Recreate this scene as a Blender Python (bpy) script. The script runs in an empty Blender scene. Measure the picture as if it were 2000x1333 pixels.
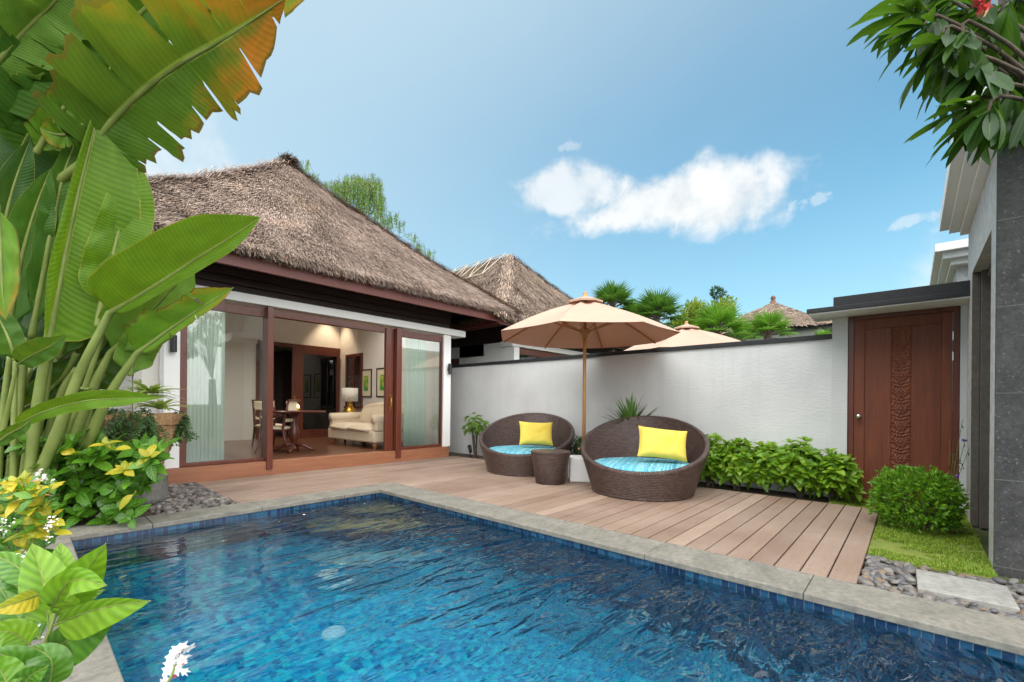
import bpy, math, random
import numpy as np
from mathutils import Vector, Matrix, noise
R = math.radians
rnd = random.Random(7)
C = bpy.context.scene.collection
scene = bpy.context.scene

# ------------------------------------------------------------------ camera frame
FPX, PCX, PCY, CAMH = 866.6, 1000.0, 792.2, 1.12
YAW = math.atan(780 / 866.6)
RHO = math.atan(.009)
cF = Vector((math.cos(YAW), math.sin(YAW), 0))
R0 = Vector((math.sin(YAW), -math.cos(YAW), 0))
U0 = Vector((0, 0, 1))
cR = R0 * math.cos(RHO) + U0 * math.sin(RHO)
cU = U0 * math.cos(RHO) - R0 * math.sin(RHO)
cO = Vector((0, 0, CAMH))
def ray(px, py): return cF + cR * ((px - PCX) / FPX) - cU * ((py - PCY) / FPX)
def pD(px, py, D): return cO + ray(px, py) * D
def pZ(px, py, z=0.):
    d = ray(px, py); return cO + d * ((z - CAMH) / d.z)
def pX(px, py, x):
    d = ray(px, py); return cO + d * (x / d.x)
def pY(px, py, y):
    d = ray(px, py); return cO + d * (y / d.y)

# ------------------------------------------------------------------ mesh builder
class MB:
    def __init__(s): s.v = []; s.f = []; s.uv = []; s.m = []
    def add(s, vs, fs, uvs=None, m=0):
        b = len(s.v); s.v.extend([tuple(p) for p in vs])
        for i, f in enumerate(fs):
            s.f.append(tuple(b + k for k in f)); s.m.append(m)
            s.uv.append(uvs[i] if uvs else None)
    def box(s, x0, x1, y0, y1, z0, z1, m=0):
        v = [(x0,y0,z0),(x1,y0,z0),(x1,y1,z0),(x0,y1,z0),(x0,y0,z1),(x1,y0,z1),(x1,y1,z1),(x0,y1,z1)]
        s.add(v, [(0,3,2,1),(4,5,6,7),(0,1,5,4),(1,2,6,5),(2,3,7,6),(3,0,4,7)], None, m)
    def obox(s, c, ax, ay, az, m=0):
        c, ax, ay, az = Vector(c), Vector(ax), Vector(ay), Vector(az)
        v = [c + ax*i + ay*j + az*k for k in (-1,1) for j in (-1,1) for i in (-1,1)]
        s.add(v, [(0,2,3,1),(4,5,7,6),(0,1,5,4),(1,3,7,5),(3,2,6,7),(2,0,4,6)], None, m)
    def tube(s, pts, rad, n=8, m=0, cap=True):
        pts = [Vector(p) for p in pts]
        if not hasattr(rad, '__len__'): rad = [rad] * len(pts)
        vs = []; ref = None; uvs = []; L = 0; Ls = []
        for i, p in enumerate(pts):
            if i: L += (pts[i] - pts[i-1]).length
            Ls.append(L)
            t = (pts[min(i+1, len(pts)-1)] - pts[max(i-1, 0)]).normalized()
            if ref is None: ref = Vector((1,0,0)) if abs(t.x) < .8 else Vector((0,1,0))
            a = t.cross(ref).normalized(); b = a.cross(t); ref = b
            for k in range(n):
                q = 2*math.pi*k/n
                vs.append(p + (a*math.cos(q) + b*math.sin(q)) * rad[i])
        fs = []
        for i in range(len(pts)-1):
            for k in range(n):
                k2 = (k+1) % n
                fs.append((i*n+k, i*n+k2, (i+1)*n+k2, (i+1)*n+k))
                r = rad[i]; c0 = 2*math.pi*r*k/n; c1 = 2*math.pi*r*(k+1)/n
                uvs.append([(c0,Ls[i]),(c1,Ls[i]),(c1,Ls[i+1]),(c0,Ls[i+1])])
        if cap:
            fs += [tuple(range(n-1,-1,-1)), tuple((len(pts)-1)*n+k for k in range(n))]; uvs += [None, None]
        s.add(vs, fs, uvs, m)
    def lathe(s, prof, c=(0,0,0), n=32, m=0, uvr=None):
        c = Vector(c); vs = []; fs = []; uvs = []; L = [0]
        for i in range(1, len(prof)): L.append(L[-1] + math.hypot(prof[i][0]-prof[i-1][0], prof[i][1]-prof[i-1][1]))
        for r, z in prof:
            for k in range(n):
                q = 2*math.pi*k/n; vs.append(c + Vector((r*math.cos(q), r*math.sin(q), z)))
        R_ = uvr or max(r for r, z in prof)
        for i in range(len(prof)-1):
            for k in range(n):
                k2 = (k+1) % n
                fs.append((i*n+k, i*n+k2, (i+1)*n+k2, (i+1)*n+k))
                u0, u1 = 2*math.pi*R_*k/n, 2*math.pi*R_*(k+1)/n
                uvs.append([(u0,L[i]),(u1,L[i]),(u1,L[i+1]),(u0,L[i+1])])
        s.add(vs, fs, uvs, m)
    def grid(s, fn, nu, nv, m=0, uvfn=None):
        vs = []; fs = []; uvs = []
        for i in range(nu+1):
            for j in range(nv+1): vs.append(fn(i/nu, j/nv))
        W = nv+1
        for i in range(nu):
            for j in range(nv):
                fs.append((i*W+j, (i+1)*W+j, (i+1)*W+j+1, i*W+j+1))
                if uvfn: uvs.append([uvfn(i/nu,j/nv), uvfn((i+1)/nu,j/nv), uvfn((i+1)/nu,(j+1)/nv), uvfn(i/nu,(j+1)/nv)])
        s.add(vs, fs, uvs if uvfn else None, m)
    def build(s, name, mats, parent=None, smooth=False, bevel=0, local=False, solid=0, autosm=None):
        me = bpy.data.meshes.new(name)
        off = Vector((0,0,0))
        if parent is not None and not local:
            off = parent.location.copy()
            p = parent.parent
            while p is not None: off += p.location; p = p.parent
        va = np.array(s.v, dtype=np.float64).reshape(-1, 3) - np.array(off)
        me.from_pydata(va.tolist(), [], s.f)
        if not isinstance(mats, (list, tuple)): mats = [mats]
        for m in mats: me.materials.append(m)
        if len(mats) > 1: me.polygons.foreach_set('material_index', s.m)
        uvl = me.uv_layers.new(name='UVMap')
        out = []
        V = s.v
        for f, uv in zip(s.f, s.uv):
            if uv is None:
                a, b, c = V[f[0]], V[f[1]], V[f[2]]
                ux, uy, uz = b[0]-a[0], b[1]-a[1], b[2]-a[2]; wx, wy, wz = c[0]-a[0], c[1]-a[1], c[2]-a[2]
                nx, ny, nz = abs(uy*wz-uz*wy), abs(uz*wx-ux*wz), abs(ux*wy-uy*wx)
                if nz >= nx and nz >= ny:
                    for k in f: out.append(V[k][0]); out.append(V[k][1])
                elif ny >= nx:
                    for k in f: out.append(V[k][0]); out.append(V[k][2])
                else:
                    for k in f: out.append(V[k][1]); out.append(V[k][2])
            else:
                for q in uv: out.append(q[0]); out.append(q[1])
        uvl.data.foreach_set('uv', out)
        me.polygons.foreach_set('use_smooth', [smooth] * len(me.polygons))
        me.update()
        o = bpy.data.objects.new(name, me); C.objects.link(o)
        if parent is not None: o.parent = parent
        if bevel:
            b = o.modifiers.new('bevel', 'BEVEL'); b.width = bevel; b.segments = 2; b.limit_method = 'ANGLE'
            b.angle_limit = R(50)
        if solid:
            b = o.modifiers.new('solid', 'SOLIDIFY'); b.thickness = solid; b.offset = 0
        return o

def thing(name, label, cat, loc=(0,0,0), rz=0, group=None):
    o = bpy.data.objects.new(name, None); C.objects.link(o)
    o.empty_display_size = .1
    o.location = loc; o.rotation_euler = (0,0,rz); o['label'] = label; o['category'] = cat
    if group: o['group'] = group
    return o
def tag(o, label, cat, group=None):
    o['label'] = label; o['category'] = cat
    if group: o['group'] = group
    return o
def struct(o): o['kind'] = 'structure'; return o
def stuff(o, label, cat): o['kind'] = 'stuff'; o['label'] = label; o['category'] = cat; return o
def dup(root, loc, rz, label, group=None):
    r = root.copy(); C.objects.link(r); r.location = loc; r.rotation_euler = (0,0,rz); r['label'] = label
    if group: r['group'] = group
    for ch in list(root.children):
        c = ch.copy(); C.objects.link(c); c.parent = r
        for g in ch.children:
            d = g.copy(); C.objects.link(d); d.parent = c
    return r

def catmull(P, n):
    P = [Vector(p) for p in P]
    Q = [P[0]*2 - P[1]] + P + [P[-1]*2 - P[-2]]
    out = []; m = len(P)-1
    for i in range(n+1):
        x = i/n*m; k = min(int(x), m-1); t = x-k
        a, b, c, d = Q[k], Q[k+1], Q[k+2], Q[k+3]
        out.append(.5*((2*b) + (c-a)*t + (2*a-5*b+4*c-d)*t*t + (3*b-a-3*c+d)*t**3))
    return out
def lerpl(L, t):
    if not hasattr(L, '__len__'): return L
    x = t*(len(L)-1); k = min(int(x), len(L)-2); return L[k]*(1-(x-k)) + L[k+1]*(x-k)

# ------------------------------------------------------------------ materials
class NT:
    def __init__(s, name):
        s.m = bpy.data.materials.new(name); s.m.use_nodes = True
        s.t = s.m.node_tree; s.n = s.t.nodes; s.l = s.t.links
        s.b = s.n['Principled BSDF']; s.out = s.n['Material Output']
    def new(s, kind, **kw):
        n = s.n.new('ShaderNode' + kind)
        for k, v in kw.items():
            if k[0] == '_': n.inputs[k[1:].replace('_', ' ')].default_value = v
            else: setattr(n, k, v)
        return n
    def link(s, a, b): s.l.new(a, b)
    def coord(s, kind='Object', scale=(1,1,1), rot=(0,0,0)):
        tc = s.new('TexCoord'); mp = s.new('Mapping')
        mp.inputs['Scale'].default_value = scale; mp.inputs['Rotation'].default_value = rot
        s.link(tc.outputs[kind], mp.inputs['Vector']); return mp.outputs['Vector']
    def noise(s, vec, scale, detail=4, rough=.55, dist=0):
        n = s.new('TexNoise'); n.inputs['Scale'].default_value = scale; n.inputs['Detail'].default_value = detail
        n.inputs['Roughness'].default_value = rough; n.inputs['Distortion'].default_value = dist
        if vec is not None: s.link(vec, n.inputs['Vector'])
        return n.outputs['Fac']
    def ramp(s, fac, stops, interp='LINEAR'):
        r = s.new('ValToRGB'); e = r.color_ramp.elements; r.color_ramp.interpolation = interp
        while len(e) < len(stops): e.new(.5)
        for k, (p, c) in enumerate(stops):
            e[k].position = p; e[k].color = (*c, 1) if len(c) == 3 else c
        s.link(fac, r.inputs['Fac']); return r.outputs['Color']
    def mix(s, fac, a, b, blend='MIX'):
        n = s.new('Mix', data_type='RGBA', blend_type=blend)
        for sock, v in ((n.inputs[0], fac), (n.inputs[6], a), (n.inputs[7], b)):
            if hasattr(v, 'is_output'): s.link(v, sock)
            elif hasattr(v, '__len__'): sock.default_value = (*v[:3], 1)
            else: sock.default_value = v
        return n.outputs[2]
    def math(s, op, a, b=None, c=None):
        n = s.new('Math', operation=op)
        for k, v in enumerate((a, b, c)):
            if v is None: continue
            if hasattr(v, 'is_output'): s.link(v, n.inputs[k])
            else: n.inputs[k].default_value = v
        return n.outputs[0]
    def bump(s, h, strength=.3, dist=.01, normal=None):
        n = s.new('Bump'); n.inputs['Strength'].default_value = strength; n.inputs['Distance'].default_value = dist
        s.link(h, n.inputs['Height'])
        if normal is not None: s.link(normal, n.inputs['Normal'])
        return n.outputs['Normal']
    def col(s, c):
        if hasattr(c, 'is_output'): s.link(c, s.b.inputs['Base Color'])
        else: s.b.inputs['Base Color'].default_value = (*c, 1)
        return s
    def nrm(s, n): s.link(n, s.b.inputs['Normal']); return s
    def set(s, **kw):
        for k, v in kw.items():
            sk = s.b.inputs[k.replace('_', ' ')]
            if hasattr(v, 'is_output'): s.link(v, sk)
            else: sk.default_value = v
        return s

def m_plain(name, c, rough=.6, c2=None, sc=6, bump=.0, bsc=60, metal=0, bd=.004):
    t = NT(name); v = t.coord()
    if c2: t.col(t.ramp(t.noise(v, sc, 6), [(.3, c), (.7, c2)]))
    else: t.col(c)
    t.set(Roughness=rough, Metallic=metal)
    if bump: t.nrm(t.bump(t.noise(v, bsc, 5), bump, bd))
    return t.m
def m_stucco(name, c):
    t = NT(name); v = t.coord()
    big = t.noise(v, .9, 5); c1 = tuple(k*.86 for k in c)
    col = t.ramp(big, [(.35, c1), (.62, c)])
    vs = t.coord('Object', (6, 6, .35))
    st = t.noise(vs, 1.2, 5)
    col = t.mix(t.ramp(st, [(.55, (0,0,0)), (.8, (.30,.30,.30))]), col, (.44, .44, .42))
    t.col(col).set(Roughness=.85)
    vv = t.coord('Object', (1, .55, 1.6))
    b1 = t.bump(t.noise(vv, 28, 3, .5), .28, .010)
    b2 = t.bump(t.noise(v, 170, 3), .3, .003, b1)
    t.nrm(b2); return t.m
def m_wood(name, c, c2, axis=2, rough=.45, sc=1., coat=.0):
    t = NT(name); s = [14*sc]*3; s[axis] = .9*sc
    v = t.coord('Object', tuple(s))
    n = t.noise(v, 1.6, 8, .62, .6)
    v2 = t.coord('Object', tuple(k*4 if i != axis else k*2 for i, k in enumerate(s)))
    n2 = t.noise(v2, 2.2, 4)
    col = t.ramp(n, [(.28, c), (.72, c2)])
    col = t.mix(t.ramp(n2, [(.45, (0,0,0)), (.75, (.4,.4,.4))]), col, tuple(k*.55 for k in c))
    t.col(col).set(Roughness=rough, Coat_Weight=coat)
    t.nrm(t.bump(n2, .18, .003)); return t.m
def m_deck():
    t = NT('deck_board_wood')
    isl = t.new('NewGeometry').outputs['Random Per Island']
    v = t.coord('Object', (1.2, 18, 18)); n = t.noise(v, 2.0, 7, .6, .3)
    base = t.ramp(isl, [(0, (.20,.125,.09)), (.35, (.285,.19,.14)), (.7, (.235,.15,.11)), (1, (.37,.265,.20))])
    col = t.mix(t.ramp(n, [(.35, (0,0,0)), (.75, (.55,.55,.55))]), base, (.19,.125,.09))
    big = t.noise(t.coord('Object', (.7,.9,1)), 1.6, 5)
    col = t.mix(t.ramp(big, [(.35, (0,0,0)), (.7, (.55,.55,.55))]), col, (.40,.305,.245))
    g = t.coord('Object', (0, 1, 0))
    w = t.new('TexWave', wave_type='BANDS', bands_direction='Y'); w.inputs['Scale'].default_value = 42; w.inputs['Distortion'].default_value = 0
    t.link(t.coord(), w.inputs['Vector'])
    b1 = t.bump(w.outputs['Fac'], .35, .003)
    t.col(col).set(Roughness=.62).nrm(t.bump(n, .15, .003, b1)); return t.m
def m_stone(name, c, c2, rough=.8, sc=8, speck=None, joints=None, bump=.5, bsc=40):
    t = NT(name); v = t.coord()
    n = t.noise(v, sc, 9, .65); n2 = t.noise(v, sc*5, 6, .7)
    col = t.ramp(n, [(.3, c), (.68, c2)])
    col = t.mix(t.ramp(n2, [(.42, (0,0,0)), (.7, (.6,.6,.6))]), col, tuple(k*.5 for k in c))
    if speck:
        n3 = t.noise(v, 46, 4, .6)
        col = t.mix(t.ramp(n3, [(.60, (0,0,0)), (.70, (.8,.8,.8))]), col, speck)
        pv = t.noise(v, 2.1, 3)
        col = t.mix(t.ramp(pv, [(.58, (0,0,0)), (.75, (.35,.35,.35))]), col, tuple(k*1.2 for k in speck))
    nm = t.bump(t.noise(v, bsc, 6, .7), bump, .006)
    if joints:
        br = t.new('TexBrick', offset=.5); br.inputs['Scale'].default_value = 1
        br.inputs['Brick Width'].default_value = joints[0]; br.inputs['Row Height'].default_value = joints[1]
        br.inputs['Mortar Size'].default_value = .003; br.inputs['Mortar Smooth'].default_value = .3
        t.link(t.coord('UV'), br.inputs['Vector'])
        inv = t.math('SUBTRACT', 1, br.outputs['Fac'])
        nm = t.bump(inv, .6, .004, nm)
        col = t.mix(t.math('MULTIPLY', br.outputs['Fac'], .6), col, (.2,.2,.19))
    t.col(col).set(Roughness=rough).nrm(nm); return t.m
def m_tile(name, cols, grout, S=21.):
    t = NT(name)
    uv = t.coord('UV', (S, S, S))
    fl = t.new('VectorMath', operation='FLOOR'); t.link(uv, fl.inputs[0])
    fr = t.new('VectorMath', operation='FRACTION'); t.link(uv, fr.inputs[0])
    wn = t.new('TexWhiteNoise', noise_dimensions='3D'); t.link(fl.outputs[0], wn.inputs['Vector'])
    col = t.ramp(wn.outputs['Value'], [(i/len(cols), c) for i, c in enumerate(cols)], 'CONSTANT')
    sep = t.new('SeparateXYZ'); t.link(fr.outputs[0], sep.inputs[0])
    ex = t.math('ABSOLUTE', t.math('SUBTRACT', sep.outputs[0], .5)); ey = t.math('ABSOLUTE', t.math('SUBTRACT', sep.outputs[1], .5))
    mx = t.math('MAXIMUM', ex, ey); gr = t.math('GREATER_THAN', mx, .455)
    col = t.mix(gr, col, grout)
    t.col(col).set(Roughness=.22).nrm(t.bump(t.math('SUBTRACT', 1, gr), .4, .002)); return t.m
def m_water():
    t = NT('pool_water_surface'); t.n.remove(t.b)
    v = t.coord('Object', (1, 1, 1), (0, 0, R(25)))
    vs = t.coord('Object', (.62, 1.9, 1), (0, 0, R(38)))
    vm = t.coord('Object', (.75, 1.7, 1), (0, 0, R(15)))
    n1 = t.noise(vs, 2.4, 2, .45, 1.0); n2 = t.noise(vm, 6.5, 2, .5, .9); n3 = t.noise(v, 17, 2, .5, .4)
    sp = t.new('SeparateXYZ'); t.link(t.coord(), sp.inputs[0])
    side = t.math('ADD', t.math('MULTIPLY', sp.outputs[0], .30), t.math('MULTIPLY', sp.outputs[1], -.07))      # wind ruffles the far right side more
    ruf = t.ramp(t.math('ADD', side, t.math('MULTIPLY', t.noise(t.coord(), .9, 3), .7)), [(.50, (.07,.07,.07)), (1.08, (1,1,1))])
    b = t.bump(t.math('MULTIPLY', n1, ruf), 1., .22); b = t.bump(t.math('MULTIPLY', n2, ruf), .9, .050, b); b = t.bump(t.math('MULTIPLY', n3, ruf), .35, .008, b)
    gl = t.new('BsdfGlossy'); gl.inputs['Roughness'].default_value = .03; t.link(b, gl.inputs['Normal'])
    rf = t.new('BsdfRefraction'); rf.inputs['IOR'].default_value = 1.33; rf.inputs['Roughness'].default_value = .0
    rf.inputs['Color'].default_value = (.80,.96,1,1); t.link(b, rf.inputs['Normal'])
    tr = t.new('BsdfTransparent'); tr.inputs['Color'].default_value = (.8,.95,1,1)
    m1 = t.new('MixShader'); m1.inputs[0].default_value = .62; t.link(tr.outputs[0], m1.inputs[1]); t.link(rf.outputs[0], m1.inputs[2])
    fr = t.new('Fresnel'); fr.inputs['IOR'].default_value = 1.36; t.link(b, fr.inputs['Normal'])
    m2 = t.new('MixShader'); t.link(t.math('MINIMUM', t.math('MULTIPLY', fr.outputs[0], 1.7), .95), m2.inputs[0]); t.link(m1.outputs[0], m2.inputs[1]); t.link(gl.outputs[0], m2.inputs[2])
    t.link(m2.outputs[0], t.out.inputs['Surface']); return t.m
def m_glass(name, tint=(.93,.97,.96), ior=1.5, boost=1.):
    t = NT(name); t.n.remove(t.b)
    tr = t.new('BsdfTransparent'); tr.inputs['Color'].default_value = (*tint, 1)
    gl = t.new('BsdfGlossy'); gl.inputs['Roughness'].default_value = .0
    fr = t.new('Fresnel'); fr.inputs['IOR'].default_value = ior
    f = t.math('MINIMUM', t.math('MULTIPLY', fr.outputs[0], boost), 1.)
    m = t.new('MixShader'); t.link(f, m.inputs[0]); t.link(tr.outputs[0], m.inputs[1]); t.link(gl.outputs[0], m.inputs[2])
    t.link(m.outputs[0], t.out.inputs['Surface']); return t.m
def m_leaf(name, cols, trans=.3, rough=.4, rib=(.35,.45,.1), ribw=.07, veins=0, tcol=None, spec=.5):
    """cols: ramp over the random value of each leaf"""
    t = NT(name)
    isl = t.new('NewGeometry').outputs['Random Per Island']
    col = t.ramp(isl, [(i/max(1, len(cols)-1), c) for i, c in enumerate(cols)])
    uv = t.new('TexCoord').outputs['UV']; sep = t.new('SeparateXYZ'); t.link(uv, sep.inputs[0])
    n = t.noise(t.coord(), 9, 4)
    col = t.mix(t.ramp(n, [(.35, (0,0,0)), (.7, (.35,.35,.35))]), col, tuple(k*.6 for k in cols[0]))
    av = t.math('ABSOLUTE', sep.outputs[1])
    if veins:
        w = t.new('TexWave', wave_type='BANDS', bands_direction='X'); w.inputs['Scale'].default_value = veins
        w.inputs['Distortion'].default_value = .3; w.inputs['Detail'].default_value = 1
        cb = t.new('CombineXYZ'); t.link(t.math('SUBTRACT', sep.outputs[0], t.math('MULTIPLY', av, .18)), cb.inputs[0]); t.link(cb.outputs[0], w.inputs['Vector'])
        col = t.mix(t.math('MULTIPLY', w.outputs['Fac'], .28), col, tuple(min(1, k*1.9+.01) for k in cols[-1]))
        t.nrm(t.bump(w.outputs['Fac'], .25, .003))
    if ribw: col = t.mix(t.math('LESS_THAN', av, ribw), col, rib)
    t.col(col).set(Roughness=rough, Specular_IOR_Level=spec)
    if trans:
        tl = t.new('BsdfTranslucent')
        if tcol: t.link(t.mix(.65, col, tcol), tl.inputs['Color'])
        else: t.link(t.mix(.5, col, tuple(min(1, k*1.8) for k in cols[-1])), tl.inputs['Color'])
        mx = t.new('MixShader'); mx.inputs[0].default_value = trans
        t.link(t.b.outputs[0], mx.inputs[1]); t.link(tl.outputs[0], mx.inputs[2]); t.link(mx.outputs[0], t.out.inputs['Surface'])
    return t.m
def m_banana(name, base, light, dry=None, drycol=(.45,.16,.02), trans=.35, rib=(.32,.40,.07)):
    t = NT(name); uv = t.new('TexCoord').outputs['UV']; sep = t.new('SeparateXYZ'); t.link(uv, sep.inputs[0])
    u, vv = sep.outputs[0], sep.outputs[1]; av = t.math('ABSOLUTE', vv)
    cb = t.new('CombineXYZ'); t.link(t.math('SUBTRACT', u, t.math('MULTIPLY', t.math('POWER', av, 1.5), .05)), cb.inputs[0])
    w = t.new('TexWave', wave_type='BANDS', bands_direction='X'); w.inputs['Scale'].default_value = 16
    w.inputs['Distortion'].default_value = .6; w.inputs['Detail'].default_value = 2; t.link(cb.outputs[0], w.inputs['Vector'])
    sv = t.new('VectorMath', operation='MULTIPLY'); t.link(uv, sv.inputs[0]); sv.inputs[1].default_value = (6, 1.2, 1)
    n = t.noise(sv.outputs[0], 1.6, 5)
    col = t.ramp(n, [(.3, base), (.7, light)])
    col = t.mix(t.math('MULTIPLY', w.outputs['Fac'], .3), col, tuple(min(1, k*1.7) for k in light))
    if dry is not None:
        n2 = t.noise(sv.outputs[0], 2.6, 4)
        f = t.math('ADD', t.math('MULTIPLY', t.math('SUBTRACT', u, dry[0]), dry[1]), t.math('MULTIPLY', n2, .7))
        f = t.math('ADD', f, t.math('MULTIPLY', av, .45))
        col = t.mix(t.ramp(f, [(.55, (0,0,0)), (.95, (1,1,1))]), col, t.ramp(f, [(.6, (.30,.25,.02)), (.95, drycol), (1, drycol)]))
        col = t.mix(t.ramp(t.math('ADD', av, t.math('MULTIPLY', n2, .15)), [(.98, (0,0,0)), (1.0, (.8,.8,.8))]), col, (.14,.07,.025))
    sp_ = t.noise(t.coord('UV', (30, 9, 1)), 2.2, 5, .7); col = t.mix(t.ramp(sp_, [(.68, (0,0,0)), (.76, (.7,.7,.7))]), col, (.20,.15,.03))
    lg = t.noise(t.coord('UV', (3, 1.4, 1)), 2., 3); col = t.mix(t.ramp(lg, [(.4, (0,0,0)), (.75, (.45,.45,.45))]), col, tuple(k*.62 for k in base))
    edge = t.ramp(av, [(.965, (0,0,0)), (.992, (.7,.7,.7))]); col = t.mix(edge, col, (.38,.36,.05) if dry is None else (.20,.085,.03))
    rbf = t.ramp(av, [(.035, (1,1,1)), (.06, (0,0,0))])
    col = t.mix(rbf, col, rib)
    t.col(col).set(Roughness=.48, Specular_IOR_Level=.3).nrm(t.bump(w.outputs['Fac'], .35, .004))
    tl = t.new('BsdfTranslucent'); t.link(t.mix(.35, col, (.5,.6,.03)), tl.inputs['Color'])
    mx = t.new('MixShader'); mx.inputs[0].default_value = trans
    t.link(t.b.outputs[0], mx.inputs[1]); t.link(tl.outputs[0], mx.inputs[2]); t.link(mx.outputs[0], t.out.inputs['Surface'])
    return t.m
def m_thatch(name, dark, mid, light):
    t = NT(name); isl = t.new('NewGeometry').outputs['Random Per Island']
    col = t.ramp(isl, [(0, dark), (.35, mid), (.75, light), (1, tuple(k*1.35 for k in light))])
    n = t.noise(t.coord(), .9, 6, .65)
    col = t.mix(t.ramp(n, [(.38, (0,0,0)), (.62, (.55,.55,.55))]), col, tuple(k*.75 for k in mid))
    n2 = t.noise(t.coord(), 2.4, 4); col = t.mix(t.ramp(n2, [(.55, (0,0,0)), (.75, (.5,.5,.5))]), col, (light[0]*1.1, light[1]*.98, light[2]*.85))
    t.col(col).set(Roughness=.9, Specular_IOR_Level=.15); return t.m
def m_wicker():
    t = NT('brown_wicker'); uv = t.coord('UV')
    br = t.new('TexBrick', offset=.5); br.inputs['Scale'].default_value = 1
    br.inputs['Brick Width'].default_value = .052; br.inputs['Row Height'].default_value = .021
    br.inputs['Mortar Size'].default_value = .0045; br.inputs['Mortar Smooth'].default_value = 1.
    br.inputs['Color1'].default_value = (.060,.032,.026,1); br.inputs['Color2'].default_value = (.115,.068,.056,1); br.inputs['Mortar'].default_value = (.012,.006,.005,1)
    t.link(uv, br.inputs['Vector'])
    t.col(br.outputs['Color']).set(Roughness=.38, Specular_IOR_Level=.6)
    t.nrm(t.bump(t.math('SUBTRACT', 1, br.outputs['Fac']), .9, .006)); return t.m
def m_cloth(name, c, trans=0, bump=.2, c2=None, rough=.9, tc=None):
    t = NT(name); v = t.coord(); n = t.noise(v, 5, 4)
    t.col(t.ramp(n, [(.3, c), (.7, c2 or tuple(k*.93 for k in c))])).set(Roughness=rough, Specular_IOR_Level=.2)
    t.nrm(t.bump(t.noise(v, 260, 2), bump, .002))
    if trans:
        tl = t.new('BsdfTranslucent'); tl.inputs['Color'].default_value = (*(tc or c), 1)
        mx = t.new('MixShader'); mx.inputs[0].default_value = trans
        t.link(t.b.outputs[0], mx.inputs[1]); t.link(tl.outputs[0], mx.inputs[2]); t.link(mx.outputs[0], t.out.inputs['Surface'])
    return t.m
def m_emit(name, c, s):
    t = NT(name); t.set(Emission_Color=(*c, 1), Emission_Strength=s).col(c); return t.m
def m_isl(name, cols, rough=.6, bump=0, bsc=40):
    t = NT(name); isl = t.new('NewGeometry').outputs['Random Per Island']
    col = t.ramp(isl, [(i/(len(cols)-1), c) for i, c in enumerate(cols)])
    n = t.noise(t.coord(), 30, 5); col = t.mix(t.ramp(n, [(.4, (0,0,0)), (.8, (.4,.4,.4))]), col, (.2,.19,.18))
    t.col(col).set(Roughness=rough)
    if bump: t.nrm(t.bump(t.noise(t.coord(), bsc, 4), bump, .003))
    return t.m

M = {}
M['white'] = m_stucco('white_stucco', (.655,.66,.665))
M['wallgrey'] = m_stucco('grey_white_render', (.62,.62,.62))
M['paint'] = m_plain('white_paint', (.87,.87,.86), .6, (.83,.83,.82), 2, .05, 90)
M['interior'] = m_plain('interior_paint', (.80,.77,.72), .8, (.77,.74,.69), 1)
M['black'] = m_plain('black_coping', (.012,.012,.014), .55, (.022,.022,.026), 5, .25, 60)
M['redwood'] = m_wood('red_brown_timber', (.095,.021,.012), (.17,.045,.024), 2, .35, 1, .1)
M['redwoodx'] = m_wood('red_brown_timber_rail', (.095,.021,.012), (.17,.045,.024), 0, .35, 1, .1)
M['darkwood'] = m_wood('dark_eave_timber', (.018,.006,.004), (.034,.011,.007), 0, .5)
M['fascia'] = m_wood('fascia_timber', (.11,.022,.015), (.16,.036,.024), 0, .45)
M['doorwood'] = m_wood('gate_timber', (.125,.028,.010), (.22,.055,.018), 2, .55, .8, .0)
M['step'] = m_wood('step_timber', (.27,.10,.05), (.38,.165,.085), 0, .5, .7)
M['parquet'] = m_wood('parquet_floor', (.12,.05,.028), (.19,.085,.045), 0, .3, .8)
M['furn'] = m_wood('mahogany', (.07,.018,.012), (.12,.032,.02), 2, .3)
M['teak'] = m_wood('teak_pole', (.42,.20,.07), (.55,.29,.11), 2, .45)
M['deck'] = m_deck()
M['cope'] = m_stone('coping_stone', (.16,.15,.128), (.29,.268,.225), .75, 5, None, None, .35, 30)
M['slab'] = m_stone('stepping_stone', (.30,.29,.265), (.40,.385,.355), .8, 4, None, None, .3, 50)
M['lava'] = m_stone('dark_lava_stone', (.040,.040,.042), (.085,.084,.084), .75, 5, (.20,.20,.20), (3.4,.62), .9, 34)
M['palestone'] = m_stone('pale_grey_stone', (.52,.52,.51), (.62,.62,.61), .7, 3, None, None, .2, 60)
M['jamb'] = m_stone('brown_jamb_stone', (.10,.085,.07), (.15,.13,.11), .7, 7, None, None, .3, 50)
M['pot'] = m_stone('weathered_pot_stone', (.30,.15,.06), (.62,.38,.20), .95, 6, (.8,.62,.45), None, 1., 22)
M['pedestal'] = m_stone('mossy_concrete', (.13,.125,.11), (.24,.235,.21), .9, 5, None, None, .5, 30)
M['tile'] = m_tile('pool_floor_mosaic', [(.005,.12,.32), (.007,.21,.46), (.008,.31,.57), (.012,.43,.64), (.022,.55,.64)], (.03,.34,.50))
M['shaded_walltile'] = m_tile('pool_wall_mosaic_shaded', [(.006,.026,.075), (.010,.045,.115), (.014,.07,.15), (.02,.10,.19), (.010,.035,.10)], (.10,.14,.17)); M['water'] = m_water()  # wall mosaic darker than the floor's: shade of the walls put into its colour
M['poolstep'] = m_stone('sandstone_step', (.32,.25,.12), (.45,.36,.2), .7, 6)
M['glass'] = m_glass('window_glass', (.93,.96,.95), 1.45, 1.9)
M['darkglass'] = m_glass('dark_door_glass', (.25,.3,.34), 1.5, 1.6)
M['thatch'] = m_thatch('thatch', (.085,.06,.048), (.255,.186,.15), (.45,.345,.285))
M['thatch2'] = m_thatch('neighbour_thatch', (.10,.072,.057), (.25,.185,.145), (.41,.32,.255))
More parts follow.
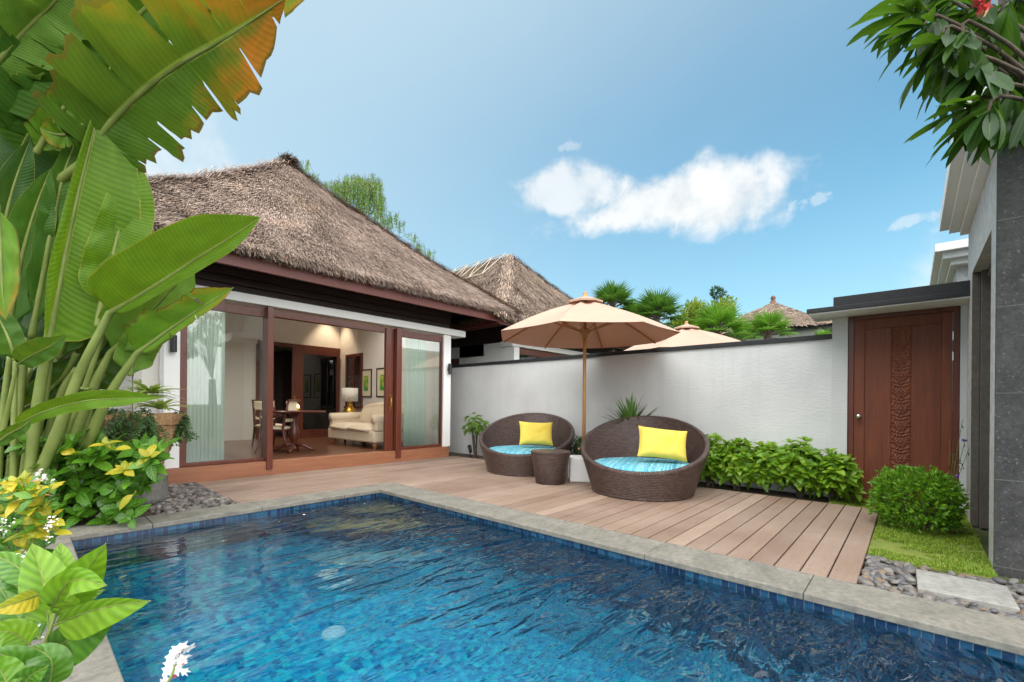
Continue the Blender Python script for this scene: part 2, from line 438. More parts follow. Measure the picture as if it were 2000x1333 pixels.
M['thatchbase'] = m_plain('thatch_underlay', (.12,.088,.072), .95, (.23,.17,.14), 3, .6, 25, 0, .03)
M['wicker'] = m_wicker()
M['canvas'] = m_cloth('umbrella_canvas', (.63,.475,.375), .28, .1, None, .9, (.70,.33,.17))
M['yellow'] = m_cloth('yellow_cushion', (.86,.66,.13), 0, .25, (.82,.60,.09))
M['sheer'] = m_cloth('sheer_aqua_curtain', (.76,.95,.90), .6, .1)
M['sofa'] = m_cloth('cream_upholstery', (.66,.56,.42), 0, .15)
M['cream'] = m_cloth('cream_seat', (.78,.66,.48), 0, .1)
M['shade'] = m_cloth('white_lampshade', (.88,.85,.78), .3, .05)
M['brass'] = m_plain('brass', (.55,.30,.06), .28, None, 1, 0, 1, .9)
M['steel'] = m_plain('steel', (.65,.64,.62), .25, None, 1, 0, 1, 1)
M['blackmetal'] = m_plain('black_metal', (.02,.02,.022), .45)
M['soil'] = m_plain('soil', (.05,.035,.022), .95, (.09,.065,.045), 8, .8, 20, 0, .03)
M['earth'] = m_plain('grassy_earth', (.04,.06,.015), .95, (.08,.09,.03), .4, .3, 3)
M['lawn'] = m_plain('lawn_soil', (.12,.17,.02), .95, (.24,.27,.05), 7, .6, 60, 0, .02)
M['grass'] = m_leaf('grass_blades', [(.12,.24,.012), (.21,.36,.022), (.28,.42,.03), (.40,.40,.10)], .3, .5, ribw=0)
M['pebble'] = m_isl('grey_pebbles', [(.055,.052,.055), (.10,.095,.10), (.15,.14,.135), (.19,.155,.125), (.09,.09,.10), (.24,.22,.20), (.13,.12,.125), (.24,.15,.075)], .55, .2)
M['pebble2'] = m_isl('brown_grey_pebbles', [(.035,.032,.033), (.10,.085,.08), (.17,.15,.14), (.24,.19,.155), (.06,.055,.056), (.33,.29,.26)], .6, .2)
M['bark'] = m_stone('bark', (.07,.055,.04), (.13,.10,.075), .95, 12, None, None, .6, 40)
M['pstem'] = m_plain('green_stem', (.13,.18,.03), .55, (.22,.27,.07), 4)
# ================================================================== the setting
PX0, PX1, PY0, PY1, WZ = .27, 3.20, -3.2, 5.20, -.088
mb = MB()                                   # ground sheet with a hole where the pool is
gx = [-300, -.10, 3.60, 300]; gy = [-300, PY0-.4, 5.58, 300]
for i in range(3):
    for j in range(3):
        if i == 1 and j == 1: continue
        mb.add([(gx[i],gy[j],-.07),(gx[i+1],gy[j],-.07),(gx[i+1],gy[j+1],-.07),(gx[i],gy[j+1],-.07)], [(0,1,2,3)])
struct(mb.build('ground', M['earth']))
mb = MB(); mb.box(-6, -.105, -3.6, 8.6, -.3, -.03); mb.box(-.105, .98, 5.585, 8.3, -.3, -.03)
mb.box(6.43, 7.03, .75, 8.3, -.3, -.028)
struct(mb.build('garden_soil', M['soil']))
# pool
mb = MB(); D_ = -.95
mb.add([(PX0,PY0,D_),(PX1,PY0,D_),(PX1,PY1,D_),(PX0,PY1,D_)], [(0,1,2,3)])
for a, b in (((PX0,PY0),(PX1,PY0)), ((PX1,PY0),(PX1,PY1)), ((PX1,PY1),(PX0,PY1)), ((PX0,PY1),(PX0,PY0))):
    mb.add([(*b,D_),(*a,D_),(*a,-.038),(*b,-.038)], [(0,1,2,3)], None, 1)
struct(mb.build('pool_basin', [M['tile'], M['shaded_walltile']]))
mb = MB()
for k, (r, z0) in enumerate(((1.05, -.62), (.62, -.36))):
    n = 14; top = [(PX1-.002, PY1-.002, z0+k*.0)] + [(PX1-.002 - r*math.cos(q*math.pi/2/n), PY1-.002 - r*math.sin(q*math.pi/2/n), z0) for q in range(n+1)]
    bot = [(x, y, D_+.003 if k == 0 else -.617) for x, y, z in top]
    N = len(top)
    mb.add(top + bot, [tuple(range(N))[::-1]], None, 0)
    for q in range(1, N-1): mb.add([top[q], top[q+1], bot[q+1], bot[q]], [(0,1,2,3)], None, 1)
struct(mb.build('pool_corner_steps', [M['poolstep'], M['shaded_walltile']]))
mb = MB(); n = 60; mb.grid(lambda u, v: (PX0+.001+(PX1-PX0-.002)*u, PY0+.001+(PY1-PY0-.002)*v, WZ), n, n*2)
struct(mb.build('pool_water', M['water'], smooth=True))
p = pZ(652, 1198, -.088); dd = (p-cO).normalized(); dd.z *= 1.25; q = p + dd*((D_+.02-p.z)/dd.z)
mb = MB(); mb.lathe([(0,.035),(.085,.035),(.10,.02),(.105,0)], (q.x, q.y, D_+.002), 20)
o = tag(mb.build('pool_drain_cover', m_plain('white_drain', (.9,.95,.93), .4)), 'pale round drain cover lying on the blue pool floor', 'drain cover')
# coping of stone slabs
mb = MB(); rnd.seed(3)
def slabs(x0, x1, y0, y1, axis, L):
    a = x0 if axis == 0 else y0; e = x1 if axis == 0 else y1
    while a < e - .01:
        b = min(a + L, e)
        if e - b < .25: b = e
        dz = rnd.uniform(-.0015, .0015)
        if axis == 0: mb.box(a+.0018, b-.0018, y0, y1, -.044, dz)
        else: mb.box(x0, x1, a+.0018, b-.0018, -.044, dz)
        a = b
slabs(PX1-.02, 3.59, PY0-.4, PY1-.022, 1, 1.02)
slabs(-.10, PX0+.02, PY0-.4, PY1-.022, 1, 1.02)
slabs(-.10, 3.59, PY1-.02, 5.57, 0, .93)
slabs(PX0+.022, PX1-.022, PY0-.4, PY0+.02, 0, 1.)
struct(mb.build('pool_coping', M['cope'], bevel=.006))
# deck
mb, mbs = MB(), MB(); y = .255; rnd.seed(5)
while y < 7.43:
    y1 = min(y + .1475, 7.445)
    x0 = 1.65 if y > 5.55 else 3.597
    x1 = 6.40 + rnd.uniform(-.006, .006)
    if y < .3: x1 = 6.36
    cuts = [x0, x1] if rnd.random() < .55 else [x0, x0 + (x1-x0)*rnd.choice((.42,.55,.63)), x1]
    for a, b in zip(cuts, cuts[1:]):
        dz = rnd.uniform(-.0015, .0015)
        mb.box(a+.001, b-.001, y, y1, -.028, dz)
    for sx in (3.78, 4.42, 5.06, 5.70, 6.30):
        for sy in (y+.03, y1-.03): mbs.lathe([(.0045,.0022),(0,.0026)], (sx, sy, 0), 6)
    y += .157
mb2 = MB()
struct(mb.build('wooden_deck', M['deck'], bevel=.004))
o = mbs.build('deck_screws', M['darkwood']); o['kind'] = 'structure'
mb2.box(3.62, 6.38, .262, 7.44, -.2, -.03); mb2.box(1.66, 3.62, 5.6, 7.44, -.2, -.03)
struct(mb2.build('deck_underframe', M['darkwood']))
# lawn
mb = MB()
mb.box(4.40, 7.04, -.447, .252, -.3, -.022); mb.box(6.43, 7.04, .252, .75, -.3, -.0225)
struct(mb.build('lawn', M['lawn']))
mb = MB(); rnd.seed(11)
def blades(n, x0, x1, y0, y1, z, h0, h1, keep=lambda x, y: True):
    for _ in range(n):
        x, y = rnd.uniform(x0, x1), rnd.uniform(y0, y1)
        if not keep(x, y): continue
        h = rnd.uniform(h0, h1)*(.7+.6*noise.noise((x*3, y*3, 1))); a = rnd.uniform(0, 6.283); w = rnd.uniform(.0016, .003)
        dx, dy = math.cos(a), math.sin(a); l = rnd.uniform(.2, .9)*h
        mb.add([(x-dy*w, y+dx*w, z), (x+dy*w, y-dx*w, z), (x+dx*l*.4+dy*w*.8, y+dy*l*.4-dx*w*.8, z+h*.65), (x+dx*l*.4-dy*w*.8, y+dy*l*.4+dx*w*.8, z+h*.65), (x+dx*l, y+dy*l, z+h)],
               [(0,1,2,3),(3,2,4)], [[(0,.5)]*4, [(0,.5)]*3])
blades(30000, 4.41, 6.9, -.44, .24, -.022, .02, .045, lambda x, y: noise.noise((x*2.2, y*2.2, 7)) + .25*noise.noise((x*9, y*9, 2)) > -.22)
blades(5000, 6.42, 7.03, .2, .72, -.022, .02, .05)
stuff(mb.build('grass', M['grass']), 'short bright green lawn grass beside the deck and gate', 'grass')
# pebbles
ico = bpy.data.meshes.new('tmp'); import bmesh
bm = bmesh.new(); bmesh.ops.create_icosphere(bm, subdivisions=2, radius=1); IV = [v.co.copy() for v in bm.verts]; IF = [tuple(v.index for v in f.verts) for f in bm.faces]; bm.free()
bpy.data.meshes.remove(ico)
def pebbles(mb, n, x0, x1, y0, y1, z, s0, s1, keep, layers=3):
    for k in range(n):
        x, y = rnd.uniform(x0, x1), rnd.uniform(y0, y1)
        if not keep(x, y): continue
        s = rnd.uniform(s0, s1); a, b, c = s*rnd.uniform(1, 1.5), s*rnd.uniform(.75, 1.05), s*rnd.uniform(.45, .75)
        rot = Matrix.Rotation(rnd.uniform(0, 6.28), 3, 'Z') @ Matrix.Rotation(rnd.gauss(0, .35), 3, 'X') @ Matrix.Rotation(rnd.gauss(0, .3), 3, 'Y')
        off = Vector((x, y, z + (k/n)*layers*s0*.55)); sd = rnd.uniform(0, 99)
        vs = []
        for v in IV:
            q = v * (1 + .16*noise.noise(v*1.2 + Vector((sd,0,0))))
            vs.append(off + rot @ Vector((q.x*a, q.y*b, q.z*c)))
        mb.add(vs, IF)
mb = MB(); rnd.seed(21)
SX0, SX1, SY0, SY1 = 3.76, 4.19, -.46, -.035
nope = lambda x, y: not (SX0-.02 < x < SX1+.02 and SY0-.02 < y < SY1+.02)
pebbles(mb, 1250, 3.62, 4.44, -1.3, .235, -.045, .020, .033, lambda x, y: nope(x, y) and (x < 4.36 + .06*noise.noise((y*4,0,0)) or y < -.5))
stuff(mb.build('pebble_bed', M['pebble'], smooth=True), 'bed of rounded grey river pebbles around the pale stepping stone', 'pebbles')
mb = MB()
pebbles(mb, 1100, .96, 1.64, 5.60, 7.42, -.045, .026, .044, lambda x, y: True)
stuff(mb.build('pebble_bed', M['pebble2'], smooth=True), 'bed of brown grey pebbles between stone pedestal and deck corner', 'pebbles')
mb = MB(); mb.box(3.595, 4.45, -1.4, .25, -.3, -.04); mb.box(.97, 1.645, 5.585, 7.45, -.3, -.04)
struct(mb.build('gravel_base', M['soil']))
mb = MB()
st = [(3.762,-.462),(4.185,-.458),(4.195,-.03),(3.756,-.036)]
mb.add([(x,y,-.05) for x,y in st]+[(x,y,.006) for x,y in st], [(3,2,1,0),(4,5,6,7),(0,1,5,4),(1,2,6,5),(2,3,7,6),(3,0,4,7)])
tag(mb.build('stepping_stone', M['slab'], bevel=.006), 'pale square stepping stone set among the grey pebbles', 'stepping stone')

# ================================================================== thatch
def thatch_roof(parent, apex, x0, x1, y0, ridge_y, ez, sides, nblade, matb, bl=.26, bw=.012, sag=.45, seed=1, shag=.03, thick=.16):
    """hip roof: eave rectangle front y0, x0..x1; ridge runs back from apex to ridge_y"""
    r_ = random.Random(seed)
    ax, ay, az = apex
    depth = ay - y0
    def prof(t): return ez + (az-ez)*(t*(1-sag*.35) + sag*.35*t*t)
    yb = ridge_y + depth
    def P(side, s, t):
        if side == 'front': x = (x0 + (x1-x0)*s)*(1-t) + ax*t; y = y0*(1-t) + ay*t
        elif side == 'back': x = (x0 + (x1-x0)*s)*(1-t) + ax*t; y = yb*(1-t) + ridge_y*t
        elif side == 'right':
            y = (y0 + (yb-y0)*s)*(1-t) + (ay + (ridge_y-ay)*s)*t; x = x1*(1-t) + ax*t
        else:
            y = (y0 + (yb-y0)*s)*(1-t) + (ay + (ridge_y-ay)*s)*t; x = x0*(1-t) + ax*t
        b = .05*noise.noise((x*.9, y*.9, 3.1+seed)) + .025*noise.noise((x*3.1, y*3.1, 9))
        return Vector((x, y, prof(t) + b))
    mb = MB()
    for sd in ('front', 'right', 'left', 'back'):
        mb.grid(lambda u, v: P(sd, u, v) - Vector((0,0,.03)), 28, 18)
    # thick eave lip and underside
    for (a, b) in (((x0,y0),(x1,y0)), ((x1,y0),(x1,yb)), ((x0,yb),(x0,y0))):
        for k in range(20):
            p, q = (a[0]+(b[0]-a[0])*k/20, a[1]+(b[1]-a[1])*k/20), (a[0]+(b[0]-a[0])*(k+1)/20, a[1]+(b[1]-a[1])*(k+1)/20)
            ci = lambda c: (c[0]+(ax-c[0])*.05, c[1]+(ay-c[1])*.05)
            mb.add([(*p,ez-.02),(*q,ez-.02),(*ci(q),ez-thick*.55),(*ci(p),ez-thick*.55)], [(0,1,2,3)])
    roof = mb.build('roof', M['thatchbase'], parent, smooth=True)
    mb = MB()
    def blade(p, d, n, L, w, lift):
        s = d.cross(n).normalized()*w
        e = p + d*L + n*lift; m_ = p + d*L*.5 + n*(lift*.75)
        mb.add([p-s, p+s, m_+s*.9, m_-s*.9, e+s*.35, e-s*.35], [(0,1,2,3),(3,2,4,5)], [[(0,0)]*4]*2)
    for sd, frac in sides.items():
        N = int(nblade*frac)
        for _ in range(N):
            t = 1 - math.sqrt(r_.random()) if sd in ('front', 'back') else r_.random()**1.25
            s = r_.random()
            if sd in ('right', 'left') and s > .75: continue
            p = P(sd, s, t); q = P(sd, s, max(0, t-.03)); u = P(sd, min(1, s+.02), t)
            d = (q-p) if t > .03 else (P(sd, s, 0) - P(sd, s, .03)); d.normalize()
            a = (u-p).normalized() if (u-p).length > 1e-5 else Vector((1,0,0))
            n = d.cross(a).normalized()
            if n.z < 0: n = -n
            dd = (d + a*r_.gauss(0, .15)).normalized()
            clump = 1 + .8*noise.noise((p.x*2, p.y*2, 5))
            blade(p + n*r_.uniform(-.03, .02), dd, n, bl*r_.uniform(.5, 1.2), bw*r_.uniform(.5, 1.2), r_.uniform(-.02, shag*2.2)*clump)
    # eave fringe
    def fringe(a, b, n, out):
        for _ in range(n):
            k = r_.random(); x, y = a[0]+(b[0]-a[0])*k, a[1]+(b[1]-a[1])*k
            wv = .03*noise.noise((x*2.2, y*2.2, 4)) + .02*noise.noise((x*9, y*9, 4))
            p = Vector((x - out[0]*r_.uniform(-.02,.16), y - out[1]*r_.uniform(-.02,.16), ez + r_.uniform(-.05, .05) + wv))
            d = Vector((out[0]*.55 + r_.gauss(0,.15), out[1]*.55 + r_.gauss(0,.15), -.75)).normalized()
            nn = Vector((out[0], out[1], .6)).normalized()
            blade(p, d, nn, r_.uniform(.06, .15 + wv), bw*r_.uniform(.4, .9), .0)
    fn = int(nblade*.14)
    fringe((x0,y0), (x1,y0), fn, (0,-1)); fringe((x1,y0), (x1,ay), fn//3, (1,0)); fringe((x0,y0), (x0,ay), fn//3, (-1,0))
    # hip bundles
    for cx in (x0, x1):
        for _ in range(int(nblade*.05)):
            t = r_.random(); p = P('front', 0 if cx == x0 else 1, t); q = P('front', 0 if cx == x0 else 1, max(0, t-.03))
            d = (q-p).normalized() if t > .03 else Vector(((cx-ax)*.6, (y0-ay)*.6, -1)).normalized()
            n = Vector((0,0,1)); off = Vector((r_.gauss(0,.07), r_.gauss(0,.07), r_.uniform(-.02,.03)))
            dd = (d + Vector((r_.gauss(0,.12), r_.gauss(0,.12), -.05))).normalized()
            blade(p+off, dd, n, bl*r_.uniform(.6,1.3), bw*r_.uniform(.6,1.2), r_.uniform(-.03,.015))
    mb.build('thatch', matb, roof)
    return roof

def wbox(mb, x0, x1, y0, y1, z0, z1, m=0): mb.box(x0, x1, y0, y1, z0, z1, m)
def part(name, mat, parent, boxes, bevel=.004, **kw):
    mb = MB()
    for b in boxes: mb.box(*b)
    return mb.build(name, mat, parent, bevel=bevel, **kw)

# ================================================================== main villa
V = thing('villa', 'thatched villa with open sliding glass doors facing the pool', 'villa', (3.8, 7.5, 0))
part('step', M['step'], V, [(1.33, 6.24, 7.45, 7.62, -.05, .213)])
part('floor', M['parquet'], V, [(1.30, 6.20, 7.622, 14.4, -.05, .209)], 0)
part('post', M['paint'], V, [(1.306, 1.487, 7.52, 7.80, .215, 2.64)])
part('post', M['paint'], V, [(6.137, 6.336, 7.52, 7.80, .215, 2.64)])
part('beam', M['paint'], V, [(-2.4, 6.72, 7.47, 7.86, 2.642, 2.775)], .006)
part('side_wall', M['interior'], V, [(6.15, 6.33, 7.803, 10.905, .0, 3.9), (6.15, 6.33, 11.795, 12.4, 0, 3.9), (6.15, 6.33, 10.905, 11.795, 0, 1.04), (6.15, 6.33, 10.905, 11.795, 2.49, 3.9)], 0)
part('back_wall', M['interior'], V, [(.9, 4.0, 12.2, 12.4, .0, 3.9), (4.0, 6.148, 12.2, 12.4, 2.63, 3.9), (.9, 6.15, 14.2, 14.4, 0, 3.4), (6.10, 6.148, 12.2, 12.4, .2, 2.63)], 0)
part('side_wall', M['interior'], V, [(1.12, 1.30, 7.803, 12.2, 0, 3.9)], 0)
part('bedroom_wall', M['interior'], V, [(6.15, 6.33, 12.4, 14.4, 0, 3.4)], 0)
part('bedroom_wall', M['interior'], V, [(.9, 1.1, 12.4, 14.2, 0, 3.4)], 0)
part('ceiling', M['interior'], V, [(1.1, 6.15, 8.05, 14.2, 3.9, 3.97)], 0)
part('porch_wall', M['wallgrey'], V, [(-2.4, .28, 8.5, 8.7, 0, 2.64), (.72, 1.11, 8.5, 8.7, 0, 2.64), (.28, .72, 8.5, 8.7, 2.3, 2.64)], 0)
o = part('porch_door', M['darkwood'], V, [(.285, .715, 8.54, 8.60, .05, 2.295)])
mb = MB()
for k in range(5): mb.box(-2.3, 6.33 - k*.0, 7.56 - k*.035, 7.60 - k*.035, 2.778 + k*.115, 2.778 + k*.115 + .108)
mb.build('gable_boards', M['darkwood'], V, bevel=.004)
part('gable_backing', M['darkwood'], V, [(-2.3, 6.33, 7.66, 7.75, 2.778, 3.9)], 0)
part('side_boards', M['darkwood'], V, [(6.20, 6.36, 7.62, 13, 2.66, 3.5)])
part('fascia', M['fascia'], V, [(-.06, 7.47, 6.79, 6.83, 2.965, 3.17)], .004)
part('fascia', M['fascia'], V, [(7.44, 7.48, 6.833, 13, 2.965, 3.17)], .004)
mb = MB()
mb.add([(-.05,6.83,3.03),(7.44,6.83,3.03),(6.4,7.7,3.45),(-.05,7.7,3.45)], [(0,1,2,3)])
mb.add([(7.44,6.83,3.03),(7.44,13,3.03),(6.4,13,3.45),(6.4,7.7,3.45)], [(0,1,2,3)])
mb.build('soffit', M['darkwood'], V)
roof = thatch_roof(V, (3.80, 9.95, 6.30), -.11, 7.59, 6.70, 13.2, 3.25, {'front': 1.0, 'right': .22, 'left': .12}, 115000, M['thatch'], .125, .0072, .42, 1, .014)
mb = MB(); rnd.seed(4)                       # shaggy horn of bundled straw at the ridge end
for _ in range(900):
    t = rnd.random(); p = Vector((3.80 + rnd.gauss(0,.07), 9.85 + t*1.6, 6.25 + .05*(1-t) + rnd.uniform(0,.09)))
    d = Vector((rnd.gauss(0,.25), -.8, rnd.uniform(-.5,.12))).normalized(); s = d.cross(Vector((0,0,1))).normalized()*.007
    L = rnd.uniform(.12,.28); mb.add([p-s,p+s,p+d*L+s*.4,p+d*L-s*.4], [(0,1,2,3)], [[(0,0)]*4])
for sx in (-1, 1):
    for _ in range(1500):
        t = rnd.random(); p = Vector((3.80 + sx*rnd.uniform(0,.12), 9.7 + t*3.6, 6.30 + rnd.uniform(0,.05)))
        d = Vector((sx, rnd.gauss(0,.25), -.75)).normalized(); s = d.cross(Vector((0,0,1))).normalized()*.006
        L = rnd.uniform(.1,.25); mb.add([p-s,p+s,p+d*L+s*.4,p+d*L-s*.4], [(0,1,2,3)], [[(0,0)]*4])
mb.build('ridge_cap', M['thatch'], roof)

# windows and sliding doors
def window(x0, x1, f=.085, right=True):
    w = part('window', M['redwood'], V, [(x0, x0+f, 7.555, 7.64, .217, 2.60), (x1-f*(.2 if right else 1), x1, 7.555, 7.64, .217, 2.60),
             (x0+f, x1-f*(.2 if right else 1), 7.558, 7.637, 2.47, 2.60), (x0+f, x1-f*(.2 if right else 1), 7.558, 7.637, .217, .268)], .005)
    mb = MB(); mb.box(x0+.03, x1-.012, 7.590, 7.596, .24, 2.5); mb.build('glass_pane', M['glass'], w)
    return w
window(1.492, 2.60)
window(5.015, 6.134, .03, False)
part('door_head', M['redwoodx'], V, [(2.665, 4.722, 7.55, 7.66, 2.50, 2.60)], .005)
part('jamb', M['redwood'], V, [(2.575, 2.662, 7.42, 7.66, .09, 2.62)], .005)
sd = part('sliding_door', M['redwood'], V, [(4.724, 4.89, 7.52, 7.60, .212, 2.60), (4.90, 5.013, 7.42, 7.68, .08, 2.60)], .006)
def handle(p, parent, mat, h=.12, dx=0, dy=-1):
    mb = MB(); p = Vector(p); o_ = Vector((dx, dy, 0))
    mb.tube([p + Vector((0,0,-h)), p + o_*.035 + Vector((0,0,-h*.7)), p + o_*.045, p + o_*.035 + Vector((0,0,h*.7)), p + Vector((0,0,h))], .009, 8)
    mb.obox(p + o_*.002, (.018,.0,0), (0,.003,0), (0,0,h*1.25)); return mb.build('handle', mat, parent, smooth=False)
handle((4.82, 7.515, 1.16), sd, M['brass'])
# interior sliding door in the back opening
idr = part('interior_door', M['redwood'], V, [(4.80, 5.09, 12.10, 12.16, .21, 2.60), (6.02, 6.10, 12.10, 12.16, .21, 2.60), (5.09, 6.02, 12.103, 12.157, 2.45, 2.60), (5.09, 6.02, 12.103, 12.157, .21, .42)], .005)
part('glass_pane', M['darkglass'], idr, [(5.06, 6.05, 12.128, 12.134, .4, 2.48)], 0)
handle((4.86, 12.095, 1.15), idr, M['brass'], .14)
part('interior_door_frame', M['redwoodx'], V, [(4.0, 6.148, 12.165, 12.20, 2.60, 2.70), (3.96, 4.05, 12.165, 12.199, .21, 2.60), (4.05, 6.1, 12.0, 12.2, .2095, .24)], .004)
lw = part('louvre_window', M['redwood'], V, [(6.11, 6.17, 10.905, 10.98, 1.04, 2.49), (6.11, 6.17, 11.72, 11.795, 1.04, 2.49), (6.11, 6.17, 10.98, 11.72, 2.40, 2.49), (6.08, 6.17, 10.88, 11.82, 1.0, 1.06), (6.11, 6.17, 11.35, 11.42, 1.06, 2.40)], .004)
mb = MB()
for k in range(24): mb.obox((6.15, 11.165, 1.10+k*.054), (.022,0,.012), (0,.185,0), (-.002,0,.004)); mb.obox((6.15, 11.57, 1.10+k*.054), (.022,0,.012), (0,.15,0), (-.002,0,.004))
mb.build('slats', M['furn'], lw)

# ================================================================== boundary wall and gate
W = thing('boundary_wall', 'long white rendered boundary wall with thin black coping', 'wall', (7.15, 5, 0))
part('wall_face', M['white'], W, [(7.05, 7.22, .76, 13.0, -.1, 2.02)], 0)
part('wall_cap', M['black'], W, [(7.025, 7.245, .772, 13.0, 2.02, 2.085)], .004)
G = thing('gateway', 'white gateway with black canopy and carved red timber door', 'gateway', (7.1, .1, 0))
part('pillar', M['white'], G, [(7.03, 7.23, .605, .768, -.1, 2.285)], 0)
part('pillar', M['white'], G, [(7.03, 7.23, -.47, -.403, -.1, 2.285)], 0)
part('lintel', M['paint'], G, [(6.62, 7.23, -.46, .965, 2.287, 2.302)], 0)
part('canopy', M['black'], G, [(6.60, 7.25, -.46, .985, 2.304, 2.358), (6.625, 7.25, -.46, .715, 2.36, 2.470)], .004)
fr = part('door_frame', M['redwood'], G, [(7.06, 7.16, .545, .603, -.06, 2.285), (7.06, 7.16, -.40, -.345, -.06, 2.285), (7.062, 7.158, -.345, .545, 2.235, 2.285)], .004)
dr = part('door', M['doorwood'], G, [(7.075, 7.125, .437, .543, -.04, 2.233), (7.075, 7.125, -.343, -.252, -.04, 2.233), (7.076, 7.124, -.252, .437, 2.11, 2.233),
      (7.085, 7.12, .186, .437, -.04, 2.11), (7.085, 7.12, -.252, .002, -.04, 2.11), (7.086, 7.12, .002, .186, -.04, .12)], .004)
# carved strip: real relief of mirrored foliage
def carve(u, v):
    y = .186 - .184*u; z = .12 + 1.99*v
    a = abs(u-.5)*2; q = (v*10) % 1
    h = math.sin(a*11+math.sin(q*6.283)*2.6)*math.cos(q*6.283*3+a*6) + .6*math.cos((q-.5)*14)*math.cos(a*13)
    r = .004*max(-1, min(1, h*1.6)); 
    if a > .93: r = -.006
    if q < .04: r = .006
    return (7.086 - r, y, z)
mb = MB(); mb.grid(carve, 44, 420); mb.build('carved_panel', M['doorwood'], dr, smooth=False)
mb = MB(); mb.lathe([(0,0),(.026,0),(.026,.006),(.012,.01),(.011,.03),(.026,.04),(.03,.055),(.024,.068),(0,.072)], (0,0,0), 20)
kb = mb.build('knob', M['steel'], dr, smooth=True, local=True); kb.rotation_euler = (0, R(-90), 0)
kb.location = Vector((7.075, .49, 1.02)) - G.location
for z in (1.95, 1.72, .25): part('hinge', M['steel'], fr, [(7.052, 7.062, -.352, -.338, z-.05, z+.05)], .002)

# ================================================================== stone building on the right
YB = -.447
B = thing('stone_building', 'grey stone building with dark lava stone pillar and white cornice', 'building', (5.5, -1, 0))
part('stone_pillar', M['lava'], B, [(4.70, 4.72, -2.6, YB, -.1, 4.6)], .003)
part('facade', M['palestone'], B, [(4.721, 4.97, -2.6, YB, -.1, 4.6), (4.97, 6.45, YB-.10, YB, 2.50, 3.4), (6.45, 6.86, YB-.25, YB, -.1, 3.4)], 0)
part('jamb', M['jamb'], B, [(6.43, 6.448, YB-.06, YB-.002, -.05, 2.498), (6.36, 6.43, YB-.14, YB-.062, -.05, 2.498), (4.972, 6.36, YB-.14, YB-.103, 2.42, 2.498)], .003)
wn = part('window', M['steel'], B, [(6.32, 6.36, YB-.16, YB-.13, 0, 2.42), (4.98, 5.03, YB-.16, YB-.13, 0, 2.42), (5.03, 6.32, YB-.158, YB-.132, 2.36, 2.42)], .003)
part('glass_pane', M['glass'], wn, [(5.0, 6.34, YB-.148, YB-.144, 0, 2.4)], 0)
part('back_wall', M['wallgrey'], B, [(4.721, 9, -2.75, -2.62, 0, 4.5), (6.86, 7.0, -2.6, YB-.26, 0, 3.3)], 0)
mb = MB()
for (yo, z0, z1, xe) in ((-.385, 3.035, 3.085, 6.93), (-.30, 3.085, 3.14, 6.96), (-.225, 3.14, 3.30, 7.0)):
    mb.box(4.35, xe, -2.6, yo, z0, z1)
mb.build('cornice', M['paint'], B, bevel=.003)
mb = MB(); mb.grid(lambda u, v: (5.05+1.28*u, YB-.24+.03*math.sin(u*60)+.008*math.sin(u*23), .03+2.35*v), 120, 2)
tag(mb.build('curtain', M['cream'], smooth=True), 'cream curtain behind the window of the stone building', 'curtain')
B2 = thing('stone_building', 'grey building with stepped white cornice rising behind the gate', 'building', (9.5, -1.5, 0))
part('wall', M['palestone'], B2, [(8.95, 16, -3.5, -.47, 0, 3.16)], 0)
mb = MB()
for (yo, z0, z1, xe) in ((-.40, 3.16, 3.24, 8.80), (-.315, 3.24, 3.33, 8.70), (-.232, 3.33, 3.44, 8.60)): mb.box(xe, 16, -3.5, yo, z0, z1)
mb.build('cornice', M['paint'], B2, bevel=.003)

# ================================================================== neighbouring villa and hut
N_ = thing('villa', 'neighbouring thatched villa behind the wall with bamboo ridge lattice', 'villa', (10.9, 9, 0))
part('beam', M['paint'], N_, [(8.30, 15, 7.47, 7.9, 2.62, 2.76)], .005)
part('post', M['paint'], N_, [(8.40, 8.60, 7.5, 7.8, 0, 2.62)])
part('side_wall', M['paint'], N_, [(8.40, 8.58, 7.8, 9.6, 0, 2.76), (8.40, 8.58, 8.6, 14, 2.45, 2.76), (8.40, 8.58, 9.6, 10.6, 0, 1.9), (8.40, 8.58, 10.6, 14, 0, 2.45)], 0)
sw = part('side_window', M['redwood'], N_, [(8.41, 8.5, 9.6, 10.6, 1.9, 2.45)], 0)
wn = part('window', M['redwood'], N_, [(8.605, 13, 7.55, 7.62, 2.45, 2.615), (8.605, 8.66, 7.55, 7.62, .2, 2.45), (9.6, 9.7, 7.55, 7.62, .2, 2.45)], .004)
part('glass_pane', M['glass'], wn, [(8.66, 13, 7.58, 7.585, .2, 2.46)], 0)
part('back_wall', M['wallgrey'], N_, [(8.58, 15, 8.6, 8.7, 0, 3)], 0)
part('eave_boards', M['darkwood'], N_, [(8.30, 15, 7.55, 7.65, 2.762, 3.5), (8.33, 8.46, 7.66, 13, 2.762, 3.5)], 0)
part('fascia', M['fascia'], N_, [(7.10, 14.6, 6.80, 6.84, 2.93, 3.10), (7.09, 7.13, 6.84, 13, 2.93, 3.10)], 0)
mb = MB(); mb.add([(7.1,6.83,3.0),(14.6,6.83,3.0),(14.6,7.7,3.4),(8.4,7.7,3.4)], [(0,1,2,3)]); mb.add([(7.1,6.83,3.0),(7.1,13,3.0),(8.4,13,3.4),(8.4,7.7,3.4)], [(0,1,2,3)])
mb.build('soffit', M['darkwood'], N_)
nr = thatch_roof(N_, (10.85, 9.95, 6.12), 7.0, 14.7, 6.72, 13.2, 3.12, {'front': .8, 'left': .8}, 34000, M['thatch2'], .24, .010, .5, 2, .02)
mb = MB(); rnd.seed(9)
def nl(s, t):      # point on the left slope, near the ridge
    return Vector((10.85 - 1.05*t, 10.15 + 3.1*s, 6.14 - .90*t + .05))
